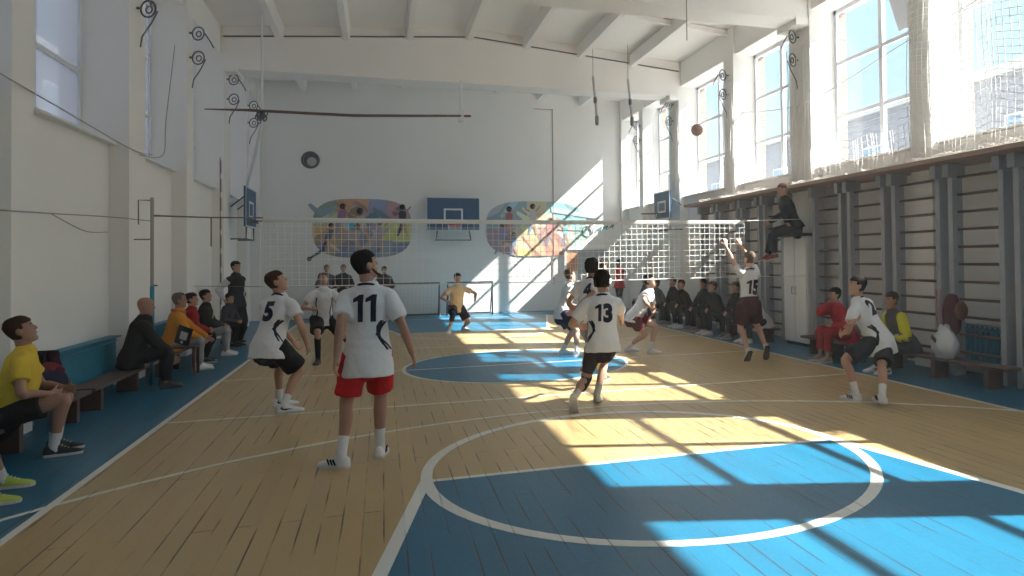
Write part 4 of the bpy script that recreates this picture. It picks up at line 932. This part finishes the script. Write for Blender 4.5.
def on_cloth(target, name, bm, o, ux, uy, n_, col, parent, off=.004):
    """lay a flat shape (in the plane ux, uy at o) on a garment: finely cut, then dropped along -n_ on its surface"""
    bpy.context.view_layer.update(); dg = bpy.context.evaluated_depsgraph_get(); ev = target.evaluated_get(dg); me = ev.to_mesh()
    mw = target.matrix_world; bv = BVHTree.FromPolygons([mw @ v.co for v in me.vertices], [tuple(p.vertices) for p in me.polygons]); ev.to_mesh_clear()
    for axis in (V((1,0,0)), V((0,1,0))):
        lo = min(v.co.dot(axis) for v in bm.verts); hi = max(v.co.dot(axis) for v in bm.verts); q = lo+.012
        while q < hi:
            bmesh.ops.bisect_plane(bm, geom=bm.verts[:]+bm.edges[:]+bm.faces[:], plane_co=axis*q, plane_no=axis); q += .012
    dead = []
    for v in bm.verts:
        p = o+ux*v.co.x+uy*v.co.y+n_*.35; h = bv.ray_cast(p, -n_)
        if h[0] is None: dead.append(v)
        else: v.co = h[0]+n_*off
    bmesh.ops.delete(bm, geom=dead, context='VERTS')
    x = mk(name, bm, col, parent, angle=0)
    q = x.modifiers.new('thick', 'SOLIDIFY'); q.thickness = .002; q.offset = 0; return x
ONE = [(-.02,0),(.13,0),(.16,.98),(.04,.98),(-.15,.84),(-.15,.70),(.0,.76)]
def number(txt, target, J, col, parent, size=.22, dz=.34, front=False, dx=0, narrow=.85):
    """bold digits; a font for all but the 1, which has a flag like the jersey's"""
    s = J['s']; n_ = J['Ft'] if front else -J['Ft']; ux = J['Rs'] if not front else -J['Rs']; uy = J['U']
    uy = (uy-n_*uy.dot(n_)).normalized(); o = J['pel']+J['U']*(dz*s)+ux*dx-uy*size*.5; step = size*(.44 if txt == '11' else .56); out = None
    for i, ch in enumerate(txt):
        cx = (i-(len(txt)-1)/2)*step
        if ch == '1':
            b = NB(); b.faces.new([b.verts.new((x*size*1.2+cx, y*size*1.0, 0)) for x, y in ONE])
        else:
            cu = bpy.data.curves.new('digits', 'FONT'); cu.body = ch; cu.size = size*1.38; cu.offset = .017*size/.22; cu.align_x = 'CENTER'; cu.resolution_u = 3
            to = bpy.data.objects.new('digits', cu); COL.objects.link(to); bpy.context.view_layer.update()
            me = bpy.data.meshes.new_from_object(to.evaluated_get(bpy.context.evaluated_depsgraph_get())); bpy.data.objects.remove(to)
            b = NB(); b.from_mesh(me); bpy.data.meshes.remove(me)
            for v in b.verts: v.co.x = v.co.x*narrow+cx; v.co.z = 0
        b.normal_update(); bmesh.ops.triangulate(b, faces=b.faces, ngon_method='EAR_CLIP')
        out = on_cloth(target, 'number', b, o, ux, uy, n_, col, parent)
    return out
def flank(target, J, i, col, parent, flip=1, dz=.17):
    """curved double stripe low on one side of a jersey"""
    s = J['s']; sg = -1 if i == 0 else 1; n_ = (J['Rs']*sg*1.0-J['Ft']*.35).normalized(); uy = (J['U']-n_*J['U'].dot(n_)).normalized(); ux = uy.cross(n_)
    for k in range(2):
        b = NB(); off = .055*k; pts = [(-.075+off, -.15), (-.02+off*.6, -.10), (.045+off*.2-.02*k, -.02), (.01+off*.4, .05), (-.03+off*.7, .10)]
        l, r_ = [], []
        for j, (x, y) in enumerate(pts): l.append((x*flip, y)); r_.append(((x+.026)*flip, y+.004))
        vs = [b.verts.new((x, y, 0)) for x, y in l]; ws = [b.verts.new((x, y, 0)) for x, y in r_]
        for j in range(len(vs)-1): b.faces.new((vs[j], ws[j], ws[j+1], vs[j+1]))
        on_cloth(target, 'side_stripe', b, J['pel']+J['U']*dz*s, ux, uy, n_, col, parent)
def collar(J, col, parent, g=0):
    s = J['s']; b = NB(); c = J['neck']-J['U']*.005*s
    torus(b, c, (J['U']*.9+J['Ft']*.3).normalized(), .075*s, .012*s, 20, 6); mk('collar', b, col, parent, angle=0)

SK = cm((.48, .27, .19), .5, 'skin'); SK2 = cm((.40, .22, .16), .5, 'skin'); SKP = cm((.56, .34, .26), .5, 'skin')
HB = mat('dark hair', (.020, .013, .010), .75, .3, 30, .6, 80, spec=.08); HBR = mat('brown hair', (.060, .028, .016), .75, .3, 30, .6, 80, spec=.08); HG = mat('greying hair', (.16, .12, .10), .8, .3, 30, .5, 80, spec=.08)
WHITE = cm((.74, .74, .76)); BLACKC = cm((.012, .012, .014)); NAVY = cm((.02, .022, .045)); REDC = cm((.55, .015, .02)); DK = cm((.012, .011, .013)); INK = cm((.015, .017, .035), .7); MAROON = cm((.10, .018, .022))
WSH = cm((.75, .75, .76), .5, 'shoe leather'); WSO = cm((.62, .62, .62), .6, 'rubber'); BSH = cm((.02, .02, .022), .5, 'shoe leather'); BSO = cm((.5, .5, .5), .6, 'rubber')

def person(label, J, top=None, bottom=None, sock=None, shoes=(WSH, WSO), skin=SK, hair=(HB, 'short'), vox=.012, group=None, stripe=None, swoosh=None, curl=(.5, .5), palm=(None, None), hdir=(None, None), face=True, coll=None):
    base = V((J['pel'].x, J['pel'].y, max(0, min(J['an0'].z, J['an1'].z)-.085*J['s'])))
    t = thing('person', label, 'person', base, group)
    build_body('body', J, skin, t, vox, curl, palm, hdir)
    if hair: build_hair(J, hair[0], t, hair[1])
    if face: face_marks(J, t)
    sh = None
    if bottom: legs_wear(J, bottom[0], t, max(.012, vox), **bottom[1])
    if top: sh = shirt(J, top[0], t, max(.012, vox), **top[1])
    if sock: socks(J, sock[0], t, sock[1])
    for i in (0, 1): shoe(J, i, shoes[0], shoes[1], t, stripe, swoosh)
    if coll: collar(J, coll, t)
    return t, sh

# --- number 11, nearest player, seen from behind
a0, a1 = atY(341, 461, 6.42), atY(380, 452, 6.66); a0.z = .085; a1.z = .085
J = pose((-.125, 6.48, .94), 2, lean=3, s=1.03, twist=8, hyaw=52, hpitch=18, feet=(a0, a1), toes=(-62, 8), hands=(atY(336, 358, 6.36), atY(412, 353, 6.50)),
         knee=((-.25, 1, 0), (.1, 1, 0)), elbow=((0, -1, 0), (.15, -1, 0)), width=.99)
t, sh = person('tall bearded player from behind, white jersey number 11 and bright red shorts', J, (WHITE, dict(sleeve=.72, hem=-.19, g=.024, flare=.014)), (REDC, dict(to=.80, g=.022)), (cm((.72,.72,.74)), .40), (WSH, WSO), SK2, (HB, 'short'), .0085, stripe=INK, coll=INK, palm=(V((1,0,0)), V((-1,0,0))))
number('11', sh, J, INK, sh, .235, .375, dx=.0); flank(sh, J, 1, INK, sh, -1)
b = NB(); stube(b, [head_pt(J, x_, y_, z_) for x_, y_, z_ in ((-.066,.015,-.04), (-.060,.045,-.085), (-.034,.078,-.112), (0,.090,-.120), (.034,.078,-.112), (.060,.045,-.085), (.066,.015,-.04))], [(.007,.012), (.010,.018), (.013,.022), (.015,.024), (.013,.022), (.010,.018), (.007,.012)], seg=10); mk('beard', b, HBR, t, angle=0)
# --- number 5
a = atZ(276, 404, .085); a1 = a+V((.10, -.12, 0)); a0 = a+V((.0, .30, 0))
J = pose(atY(268, 345, 9.05), 28, lean=22, s=1.04, twist=4, hyaw=52, hpitch=24, feet=(a0, a1), toes=(40, 55), hands=(atY(300, 350, 9.6), atY(307, 344, 9.1)), knee=((.5, 1, 0), (.6, .7, 0)), elbow=((-.3, .2, -.6), (.3, -1, -.2)))
t, sh = person('player with white jersey number 5 and black shorts, crouching and looking up', J, (WHITE, dict(sleeve=.58, hem=-.15, g=.022, flare=.01)), (BLACKC, dict(to=.84, g=.032)), (cm((.72,.72,.74)), .28), (WSH, WSO), SK, (HBR, 'short'), .010, swoosh=INK, coll=INK)
number('5', sh, J, INK, sh, .22, .36); flank(sh, J, 1, INK, sh, -1)
# --- libero behind them
a1 = atZ(318, 359, .085); a0 = a1+V((.5, .5, 0))
J = pose(atY(322, 318, 13.5), 165, lean=18, s=.97, hyaw=-5, hpitch=30, feet=(a0+V((.12,0,0)), a1), toes=(20, 25), hands=(atY(338, 312, 13.1), atY(311, 309, 13.1)), elbow=((.5,.2,-.6), (-.6,.2,-.6)))
t, sh = person('player in white jersey with black knee socks, facing the camera behind number 11', J, (WHITE, dict(sleeve=.6, hem=-.13, g=.02, flare=.01)), (BLACKC, dict(to=.8, g=.03)), (BLACKC, .88), (BSH, BSH), SK, (HB, 'buzz'), .013, coll=INK)
for i, dx in ((0, -.135), (1, .115)):
    bb = NB(); vs = [(dx, .42), (dx*1.05, .30), (dx*.8, .15), (dx*.95, .02), (dx*.95+.018, .02), (dx*.8+.018, .15), (dx*1.05+.018, .30), (dx+.018, .42)]
    V4 = [bb.verts.new((x, y, 0)) for x, y in vs]
    for k in range(3): bb.faces.new((V4[k], V4[k+1], V4[6-k], V4[7-k]))
    on_cloth(sh, 'side_stripe', bb, J['pel'], -J['Rs'], J['U'], J['Ft'], INK, sh)
# --- far receiver
a1 = atZ(449, 330, .085); a0 = atZ(464, 327, .085)
J = pose(atY(456, 307, 17.6), 170, lean=16, s=.98, hyaw=0, hpitch=5, feet=(a0, a1), toes=(-25, 35), hands=(atY(475, 301, 17.3), atY(448, 302, 17.2)), elbow=((1,.1,-.3), (-.8,.3,-.2)))
person('far player in pale yellow shirt and navy shorts waiting in front of the goals', J, (cm((.62, .50, .34)), dict(sleeve=.6, hem=-.12, g=.02, flare=.01)), (NAVY, dict(to=.78, g=.024)), (WHITE, .25), (WSH, WSO), SK, (HB, 'short'), .015)
t_ = bpy.data.objects[[o.name for o in bpy.data.objects if o.get('category') == 'person'][-1]]
sleeve_band(J, NAVY, t_, .25, .4, 1)
# --- left man of the central cluster
a0, a1 = atZ(563, 350, .085), atZ(577, 352, .085)
J = pose(atY(562, 313, 12.75), 78, lean=20, s=.98, hyaw=0, hpitch=14, feet=(a0, a1), toes=(5, 15), hands=(atY(577, 306, 12.9), atY(574, 311, 12.4)), knee=((1,.3,0),(1,0,0)), elbow=((-.2,.4,-.6),(-.4,-.5,-.5)))
person('player in white jersey and navy shorts leaning right at the left of the central group', J, (WHITE, dict(sleeve=.6, hem=-.12, g=.02, flare=.01)), (NAVY, dict(to=.72, g=.03)), (WHITE, .25), (WSH, WSO), SKP, (HBR, 'short'), .013)
# --- hidden player between (dark hair only)
J = pose((3.75, 12.5, .90), 60, lean=14, s=.96, hpitch=10, feet=((3.68, 12.6, .085), (3.95, 12.4, .085)), hands=((3.8, 12.7, .98), (3.9, 12.3, .98)))
person('dark haired player almost hidden behind player number 4', J, (WHITE, dict(sleeve=.6, hem=-.12, g=.02, flare=.01)), (NAVY, dict(to=.72, g=.03)), (WHITE, .25), (WSH, WSO), SK, (HB, 'short'), .015)
# --- number 4
a0, a1 = atZ(603, 375, .085), atZ(581, 386, .085)
J = pose(atY(588, 318, 9.7), 40, lean=16, s=1.0, hyaw=-6, hpitch=8, side=0, feet=(a0, a1), toes=(0, 0), hands=(atY(577, 318, 10.0), atY(572, 312, 9.5)), knee=((.6,1,0),(.6,1,0)), elbow=((-.6,.3,-.3),(-.8,-.5,-.2)), tpitch=(0, 15))
t, sh = person('dark haired player in white jersey number 4, partly behind number 13', J, (WHITE, dict(sleeve=.6, hem=-.14, g=.02, flare=.01)), (cm((.26,.24,.30)), dict(to=.98, g=.01, tight=True)), (cm((.62,.60,.30)), .55), (cm((.12,.06,.05), .5, 'shoe leather'), BSO), SK2, (HB, 'curly'), .011, coll=INK)
number('4', sh, J, INK, sh, .19, .38, dx=0, narrow=.85)
# --- number 13
a0 = atY(574, 402, 7.85); a0.z = max(.15, a0.z); a1 = atZ(597, 394, .10)
J = pose(atY(603, 344, 8.1), 12, lean=7, s=1.02, hyaw=6, hpitch=0, feet=(a0, a1), toes=(8, 12), tpitch=(72, 5), hands=(atY(580, 326, 8.45), atY(622, 320, 8.6)), knee=((.6,1,.1),(.3,1,0)), elbow=((-1,-.5,-.5),(1,-.4,-.5)), width=1.02)
t, sh = person('player running away in white jersey number 13 with dark shorts and knee sleeve', J, (WHITE, dict(sleeve=.74, hem=-.09, g=.026, flare=.012)), (cm((.035,.032,.045)), dict(to=.80, g=.012, tight=True)), (cm((.60,.55,.50)), .3), (cm((.62,.56,.48), .5, 'shoe leather'), WSO), SK, (HB, 'curly'), .0095, coll=INK)
sleeve_band(J, cm((.035,.032,.045)), t, .12, .42, 0); number('13', sh, J, INK, sh, .205, .36); flank(sh, J, 0, INK, sh, 1)
# --- number 14 across the net
a1, a0 = atZ(628, 347, .085), atZ(651, 349, .085)
J = pose(atY(634, 316, 12.3), 125, lean=34, s=1.0, twist=6, hyaw=-2, hpitch=14, feet=(a0, a1), toes=(-20, -20), hands=(atY(653, 314, 11.95), atY(651, 308, 11.9)), knee=((1,-.4,0),(1,-.5,0)), elbow=((.3,.3,-.8),(0,-.6,-.6)))
t, sh = person('crouching player in white jersey number 14 and dark red shorts beyond the net', J, (WHITE, dict(sleeve=.6, hem=-.10, g=.02, flare=.01)), (MAROON, dict(to=.62, g=.028)), (WHITE, .3), (WSH, WSO), SKP, (HB, 'short'), .013)
number('14', sh, J, INK, sh, .12, .36, front=True)
# --- number 15 jumping
a0, a1 = atY(748, 351, 10.5), atY(766, 347, 10.55)
J = pose(atY(749, 303, 10.52), -8, lean=0, s=1.0, side=1, hyaw=-4, hpitch=10, feet=(a0, a1), toes=(12, 24), tpitch=(50, 62), hands=(atY(724, 243, 10.8), atY(736, 237, 10.85)), knee=((-.1,1,0),(.2,1,0)), elbow=((-1,-.2,.2),(1,-.3,.5)), width=.95)
t, sh = person('jumping player with both arms raised, white jersey number 15 and maroon shorts', J, (WHITE, dict(sleeve=.55, hem=.03, g=.014, flare=.0)), (cm((.05,.014,.018)), dict(to=.82, g=.036, top=.06)), (cm((.6,.55,.5)), .12), (cm((.62,.56,.45), .5, 'shoe leather'), BSH), SKP, (HG, 'short'), .010, palm=(V((0,1,0)), V((0,1,0))), hdir=(V((.1,.3,1)), V((-.2,.4,1))), curl=(.3,.3), coll=INK)
number('15', sh, J, cm((.05,.012,.018)), sh, .23, .27, narrow=.85)
# --- number 2
a0, a1 = atZ(856, 394, .085), atZ(882, 400, .085)
J = pose(atY(880, 341, 7.25), -14, lean=24, s=.99, side=-13, twist=-6, hyaw=-50, hpitch=8, feet=(a0, a1), toes=(-12, 28), hands=(atY(842, 334, 7.5), atY(845, 331, 7.1)), knee=((-1,.5,0),(-.8,.6,0)), elbow=((-.5,-.3,-.8),(.1,-.3,-1)), width=1.0)
t, sh = person('player bending forward in white jersey number 2 and black shorts on the right', J, (WHITE, dict(sleeve=.60, hem=-.17, g=.026, flare=.016)), (BLACKC, dict(to=.84, g=.026)), (WHITE, .34), (WSH, WSO), SK, (HB, 'short'), .0095, stripe=INK, coll=INK)
number('2', sh, J, INK, sh, .19, .42, dx=-.0); flank(sh, J, 0, INK, sh, 1, .12)

# --- seated spectators
def seated(pel, yaw, s=1.0, lean=12, hyaw=0, hpitch=0, reach=.40, spread=.14, hands=None, fx=(0, 0), toes=(0, 0)):
    y = R(yaw); F = V((math.sin(y), math.cos(y), 0)); Rr = V((math.cos(y), -math.sin(y), 0)); p = V(pel)
    ft = [V((p.x, p.y, .085))+F*(reach+fx[i])*s+Rr*spread*(1 if i else -1)*s for i in (0, 1)]
    kn = p+F*.40*s
    hd = hands or [V((kn.x, kn.y, p.z+.13*s))-F*.03+Rr*.07*(1 if i else -1) for i in (0, 1)]
    return pose(p, yaw, lean=lean, s=s, hyaw=hyaw, hpitch=hpitch, feet=ft, hands=hd, toes=toes, knee=(F+V((0,0,1.5))-Rr*.25, F+V((0,0,1.5))+Rr*.25), elbow=(-F*.4-Rr-V((0,0,.6)), -F*.4+Rr-V((0,0,.6))))
TR = dict(to=1.93, g=.014)
# man in yellow
J = seated((-3.20, 7.75, .40), 74, 1.03, lean=14, hyaw=-2, hpitch=22, reach=.34, hands=(V((-2.82, 7.95, .58)), V((-2.85, 7.7, .57))), spread=.12)
person('seated man in bright yellow T-shirt and black shorts at the left edge, looking up', J, (cm((.72,.52,.06)), dict(sleeve=.62, hem=-.02, g=.022, flare=.0, belly=.03)), (BLACKC, dict(to=.62, g=.024)), (WHITE, .30), (BSH, WSO), SK2, (HBR, 'short'), .009, swoosh=None)
gs = [atZ(2, 478, .085), atZ(-14, 494, .085)]
J = pose((gs[1].x-.42, gs[1].y-.10, .43), 78, lean=-8, s=.98, feet=gs, toes=(4, 8), hands=((gs[1].x-.15, gs[1].y+.05, .58), (gs[1].x-.15, gs[1].y-.25, .58)), knee=((.6,0,1.5),(.6,-.2,1.5)), elbow=((-.5,.5,-.6),(-.5,-.8,-.6)))
person('seated person at the left edge, only the lime green shoes in frame', J, (WHITE, dict(sleeve=.6, hem=-.02)), (BLACKC, dict(to=.7, g=.024)), (WHITE, .2), (cm((.42,.55,.08), .5, 'shoe leather'), WSO), SK, (HB, 'short'), .012)
# bald man in black coat
J = seated((-3.28, 11.35, .43), 72, 1.0, lean=16, hyaw=6, hpitch=-2, reach=.40, hands=(V((-2.86, 11.6, .44)), V((-2.80, 11.40, .40))))
person('bald man in a long black coat seated by the left radiator', J, (cm((.012,.011,.014)), dict(sleeve=1.95, hem=-.12, g=.042, flare=.0)), (cm((.014,.013,.016)), dict(to=1.93, g=.022)), None, (BSH, BSH), SK2, None, .010)
# orange, red, black-yellow
J = seated((-3.26, 13.15, .43), 76, .98, lean=14, hyaw=2, hpitch=4, reach=.42, hands=(V((-2.78, 13.35, .52)), V((-2.80, 13.12, .50))))
J1 = J
t, sh = person('grey haired man in an orange jacket and pale trousers seated on the left bench', J, (cm((.62,.25,.03)), dict(sleeve=1.95, hem=-.10, g=.032)), (cm((.36,.36,.40)), TR), None, (WSH, WSO), SK2, (HG, 'receding'), .011)
b = NB(); torus(b, J['neck'], J['U'], .085, .028, 18, 8); mk('scarf', b, cm((.45,.16,.08)), t, angle=0)
J = seated((-3.24, 14.05, .43), 78, .93, lean=10, hyaw=4, hpitch=8, reach=.30)
person('boy in a dark red jacket seated between the orange and the black and yellow jackets', J, (cm((.30,.012,.018)), dict(sleeve=1.95, hem=-.08, g=.03)), (DK, TR), None, (BSH, BSO), SK, (HB, 'short'), .012)
J = seated((-3.20, 15.0, .43), 84, .95, lean=8, hyaw=6, hpitch=10, reach=.42)
t, sh = person('boy in a black and yellow open jacket and grey trousers on the left bench', J, (cm((.02,.02,.02)), dict(sleeve=1.95, hem=-.08, g=.03)), (cm((.34,.34,.36)), TR), None, (WSH, WSO), SK, (HB, 'short'), .012)
b = NB(); vs = [b.verts.new(p) for p in ((-.07,.02,0),(.07,.02,0),(.05,.44,0),(-.05,.44,0))]; b.faces.new(vs); on_cloth(sh, 'yellow_front', b, J['pel'], -J['Rs'], J['U'], J['Ft'], cm((.62,.55,.12)), sh)
J = seated((-3.12, 16.55, .42), 110, .82, lean=14, hyaw=0, hpitch=0, reach=.3)
person('small child in dark clothes seated beside the standing man with the vest', J, (cm((.03,.025,.04)), dict(sleeve=1.95, hem=-.08, g=.03)), (DK, TR), None, (BSH, BSH), SK, (HB, 'short'), .014)
# standing man with vest
J = pose((-3.04, 17.35, .90), 120, lean=0, s=1.02, hyaw=0, hpitch=4, feet=((-3.05, 17.45, .085), (-3.25, 17.25, .085)), toes=(-8, 12), hands=(V((-2.87, 17.35, 1.05)), V((-3.22, 17.1, .95))))
t, sh = person('standing man with black vest and white sleeves by the left wall', J, (cm((.60,.60,.60)), dict(sleeve=1.9, hem=-.08, g=.02)), (DK, TR), None, (BSH, BSH), SK, (HB, 'short'), .012)
shirt(J, cm((.02,.02,.028)), t, .013, sleeve=.10, hem=-.12, g=.034, name='vest')
# two spectators at the end wall
for (x, y, lab, c, yw) in ((-1.56, 22.6, 'spectator in grey standing at the end wall behind the libero', (.12,.11,.12), 175), (-1.10, 22.5, 'spectator in black standing at the end wall just left of number 11', (.02,.02,.024), 180)):
    J = pose((x, y, .86), yw, s=.93, feet=((x+.1, y, .085), (x-.1, y, .085)), hands=((x+.16, y-.2, 1.0), (x-.16, y-.2, 1.0)))
    person(lab, J, (cm(c), dict(sleeve=1.9, hem=-.1, g=.03)), (DK, TR), None, (BSH, BSH), SK, (HB, 'short'), .018)
J = pose((.05, 22.3, .82), 180, s=.9, feet=((.15, 22.3, .085), (-.05, 22.3, .085)), hands=((.2, 22.1, .95), (-.1, 22.1, .95)))
person('spectator in dark jacket at the end wall beside the shade goal, behind number 11', J, (DK, dict(sleeve=1.9, hem=-.1, g=.03)), (DK, TR), None, (BSH, BSH), SK, (HB, 'short'), .018)

# right side
J = seated((7.40, 8.70, .40), -84, .98, lean=26, hyaw=0, hpitch=2, reach=.46)
t, sh = person('seated player in grey and yellow jacket with dark trousers and white shoes', J, (cm((.10,.09,.10)), dict(sleeve=1.95, hem=-.10, g=.03)), (cm((.05,.055,.065)), TR), None, (WSH, WSO), SK, (HB, 'short'), .010, swoosh=BLACKC)
s_ = J['s']
for i in (0, 1):
    b = NB(); stube(b, [J['sh%d' % i]+J['U']*.012, J['sh%d' % i].lerp(J['el%d' % i], .5), J['el%d' % i], J['el%d' % i].lerp(J['wr%d' % i], .9)], [.078, .079, .070, .052], seg=14); x = mk('yellow_sleeve', b, cm((.62,.60,.03)), sh, angle=0); folds(x, .01)
J = seated((7.30, 9.98, .41), -80, .98, lean=22, hyaw=0, hpitch=0, reach=.44, hands=(V((6.98, 9.93, .60)), V((6.92, 9.96, .96))))
t, sh = person('seated person in a bright red tracksuit behind the head of player number 2', J, (cm((.45,.02,.04)), dict(sleeve=1.95, hem=-.10, g=.032)), (cm((.36,.012,.025)), dict(to=1.75, g=.026)), None, (cm((.35,.25,.22), .5, 'shoe leather'), WSO), SK, (HB, 'short'), .012)
# man sitting on the cabinet
J = pose((7.60, 12.0, 2.30), -70, lean=20, s=1.04, width=1.15, hyaw=0, hpitch=-4, feet=((7.14, 12.26, 1.77), (7.18, 12.08, 1.77)), toes=(-8, -14), tpitch=(12, 12), hands=(V((7.22, 12.25, 2.42)), V((7.35, 11.84, 2.38))), knee=((-1, .2, .4), (-1, 0, .4)), elbow=((.3,.6,-.5),(.4,-.7,-.5)))
t, sh = person('man in black tracksuit sitting up on the tall white cabinet', J, (cm((.016,.018,.030)), dict(sleeve=1.95, hem=-.01, g=.036)), (cm((.018,.02,.034)), dict(to=1.9, g=.02)), None, (cm((.25,.05,.05), .5, 'shoe leather'), WSO), SK, (HBR, 'buzz'), .010)
# row of spectators behind and beyond the jumping player
row = [(12.85, 7.38, 1.0, (.62,.62,.64), (.03,.03,.04), 'seated man in white jacket just right of the jumping player', HB, -95),
       (13.75, 7.36, .96, (.010,.008,.009), (.008,.008,.009), 'seated spectator in black, nearest left of the jumping player', HB, -90),
       (14.6, 7.34, 1.0, (.009,.008,.010), (.008,.008,.009), 'seated spectator in black with hands clasped, second left of the jumping player', HBR, -88),
       (15.55, 7.36, .96, (.008,.008,.010), (.008,.008,.009), 'seated spectator in dark coat, third left of the jumping player', HB, -92),
       (16.35, 7.34, 1.0, (.012,.010,.012), (.010,.010,.012), 'seated spectator in dark jacket with a light hand, under the middle of the net', HBR, -86),
       (17.15, 7.36, 1.0, (.010,.008,.010), (.008,.008,.009), 'seated spectator in black under the net hem, fourth from the far end', HB, -92),
       (18.05, 7.34, .98, (.07,.065,.06), (.012,.010,.010), 'seated long haired spectator in grey jacket', HB, -88),
       (19.3, 7.36, 1.0, (.055,.040,.075), (.04,.04,.05), 'seated spectator in dark purple jacket next to player number 14', HBR, -90)]
for i, (y, x, s, c1, c2, lab, hr, yw) in enumerate(row):
    J = seated((x, y, .40), yw+rnd.uniform(-6, 6), s, lean=6+rnd.uniform(0, 28), hyaw=rnd.uniform(-14, 8), hpitch=rnd.uniform(-4, 12), reach=.34+rnd.uniform(0, .12))
    person(lab, J, (cm(c1), dict(sleeve=1.95, hem=-.10, g=.034)), (cm(c2), TR), None, (cm((.20,.20,.21), .5, 'shoe leather') if i % 2 else WSH, BSO), SK, (hr, 'long' if 'long haired' in lab else 'short'), .014)
J = pose((7.1, 21.3, .90), -110, s=.95, feet=((7.1, 21.4, .085), (7.1, 21.15, .085)), hands=((6.95, 21.5, 1.05), (6.95, 21.05, 1.05)))
person('person in a bright red top standing at the far right corner behind the net', J, (cm((.50,.02,.03)), dict(sleeve=1.9, hem=-.1, g=.03)), (DK, TR), None, (BSH, BSH), SK, (HB, 'short'), .018)
# burgundy sweater item behind the spectators
# chessboard-like book beside the man in orange
b = NB()
t = thing('folding_chair', 'dark brown wooden chair side beside the man in orange', 'chair', V((-2.98, 12.78, 0)))
for dx, dy in ((-.2,-.14), (.2,-.14), (-.2,.14), (.2,.14)):
    b = NB(); box(b, -2.98+dx-.02, -2.98+dx+.02, 12.66+dy-.02, 12.66+dy+.02, 0, .42); mk('leg', b, M['wood'], t, smooth=False)
b = NB(); box(b, -3.21, -2.75, 12.49, 12.83, .42, .45); mk('seat', b, M['wood'], t, smooth=False)
t = thing('magazine', 'black and white magazine held beside the man in orange', 'magazine', V((-2.95, 12.72, .46)))
b = NB(); ux = V((.9,-.2,-.35)).normalized(); uz = V((.25,.0,.95)).normalized(); n_ = ux.cross(uz).normalized(); n_ = n_ if n_.y < 0 else -n_; o = V((-2.98, 12.66, .47))
prism(b, [(-.11,0),(.11,0),(.11,.28),(-.11,.28)], ux, uz, n_, o, .015); mk('cover', b, cm((.02,.02,.02), .5, 'paper'), t, smooth=False)
b = NB(); prism(b, [(-.05,.08),(.06,.08),(.06,.2),(-.05,.2)], ux, uz, n_, o+n_*.016, .002); prism(b, [(-.02,.02),(.02,.02),(.02,.06),(-.02,.06)], ux, uz, n_, o+n_*.016, .002); mk('printed_panel', b, cm((.6,.6,.6), .5, 'paper'), t, smooth=False)
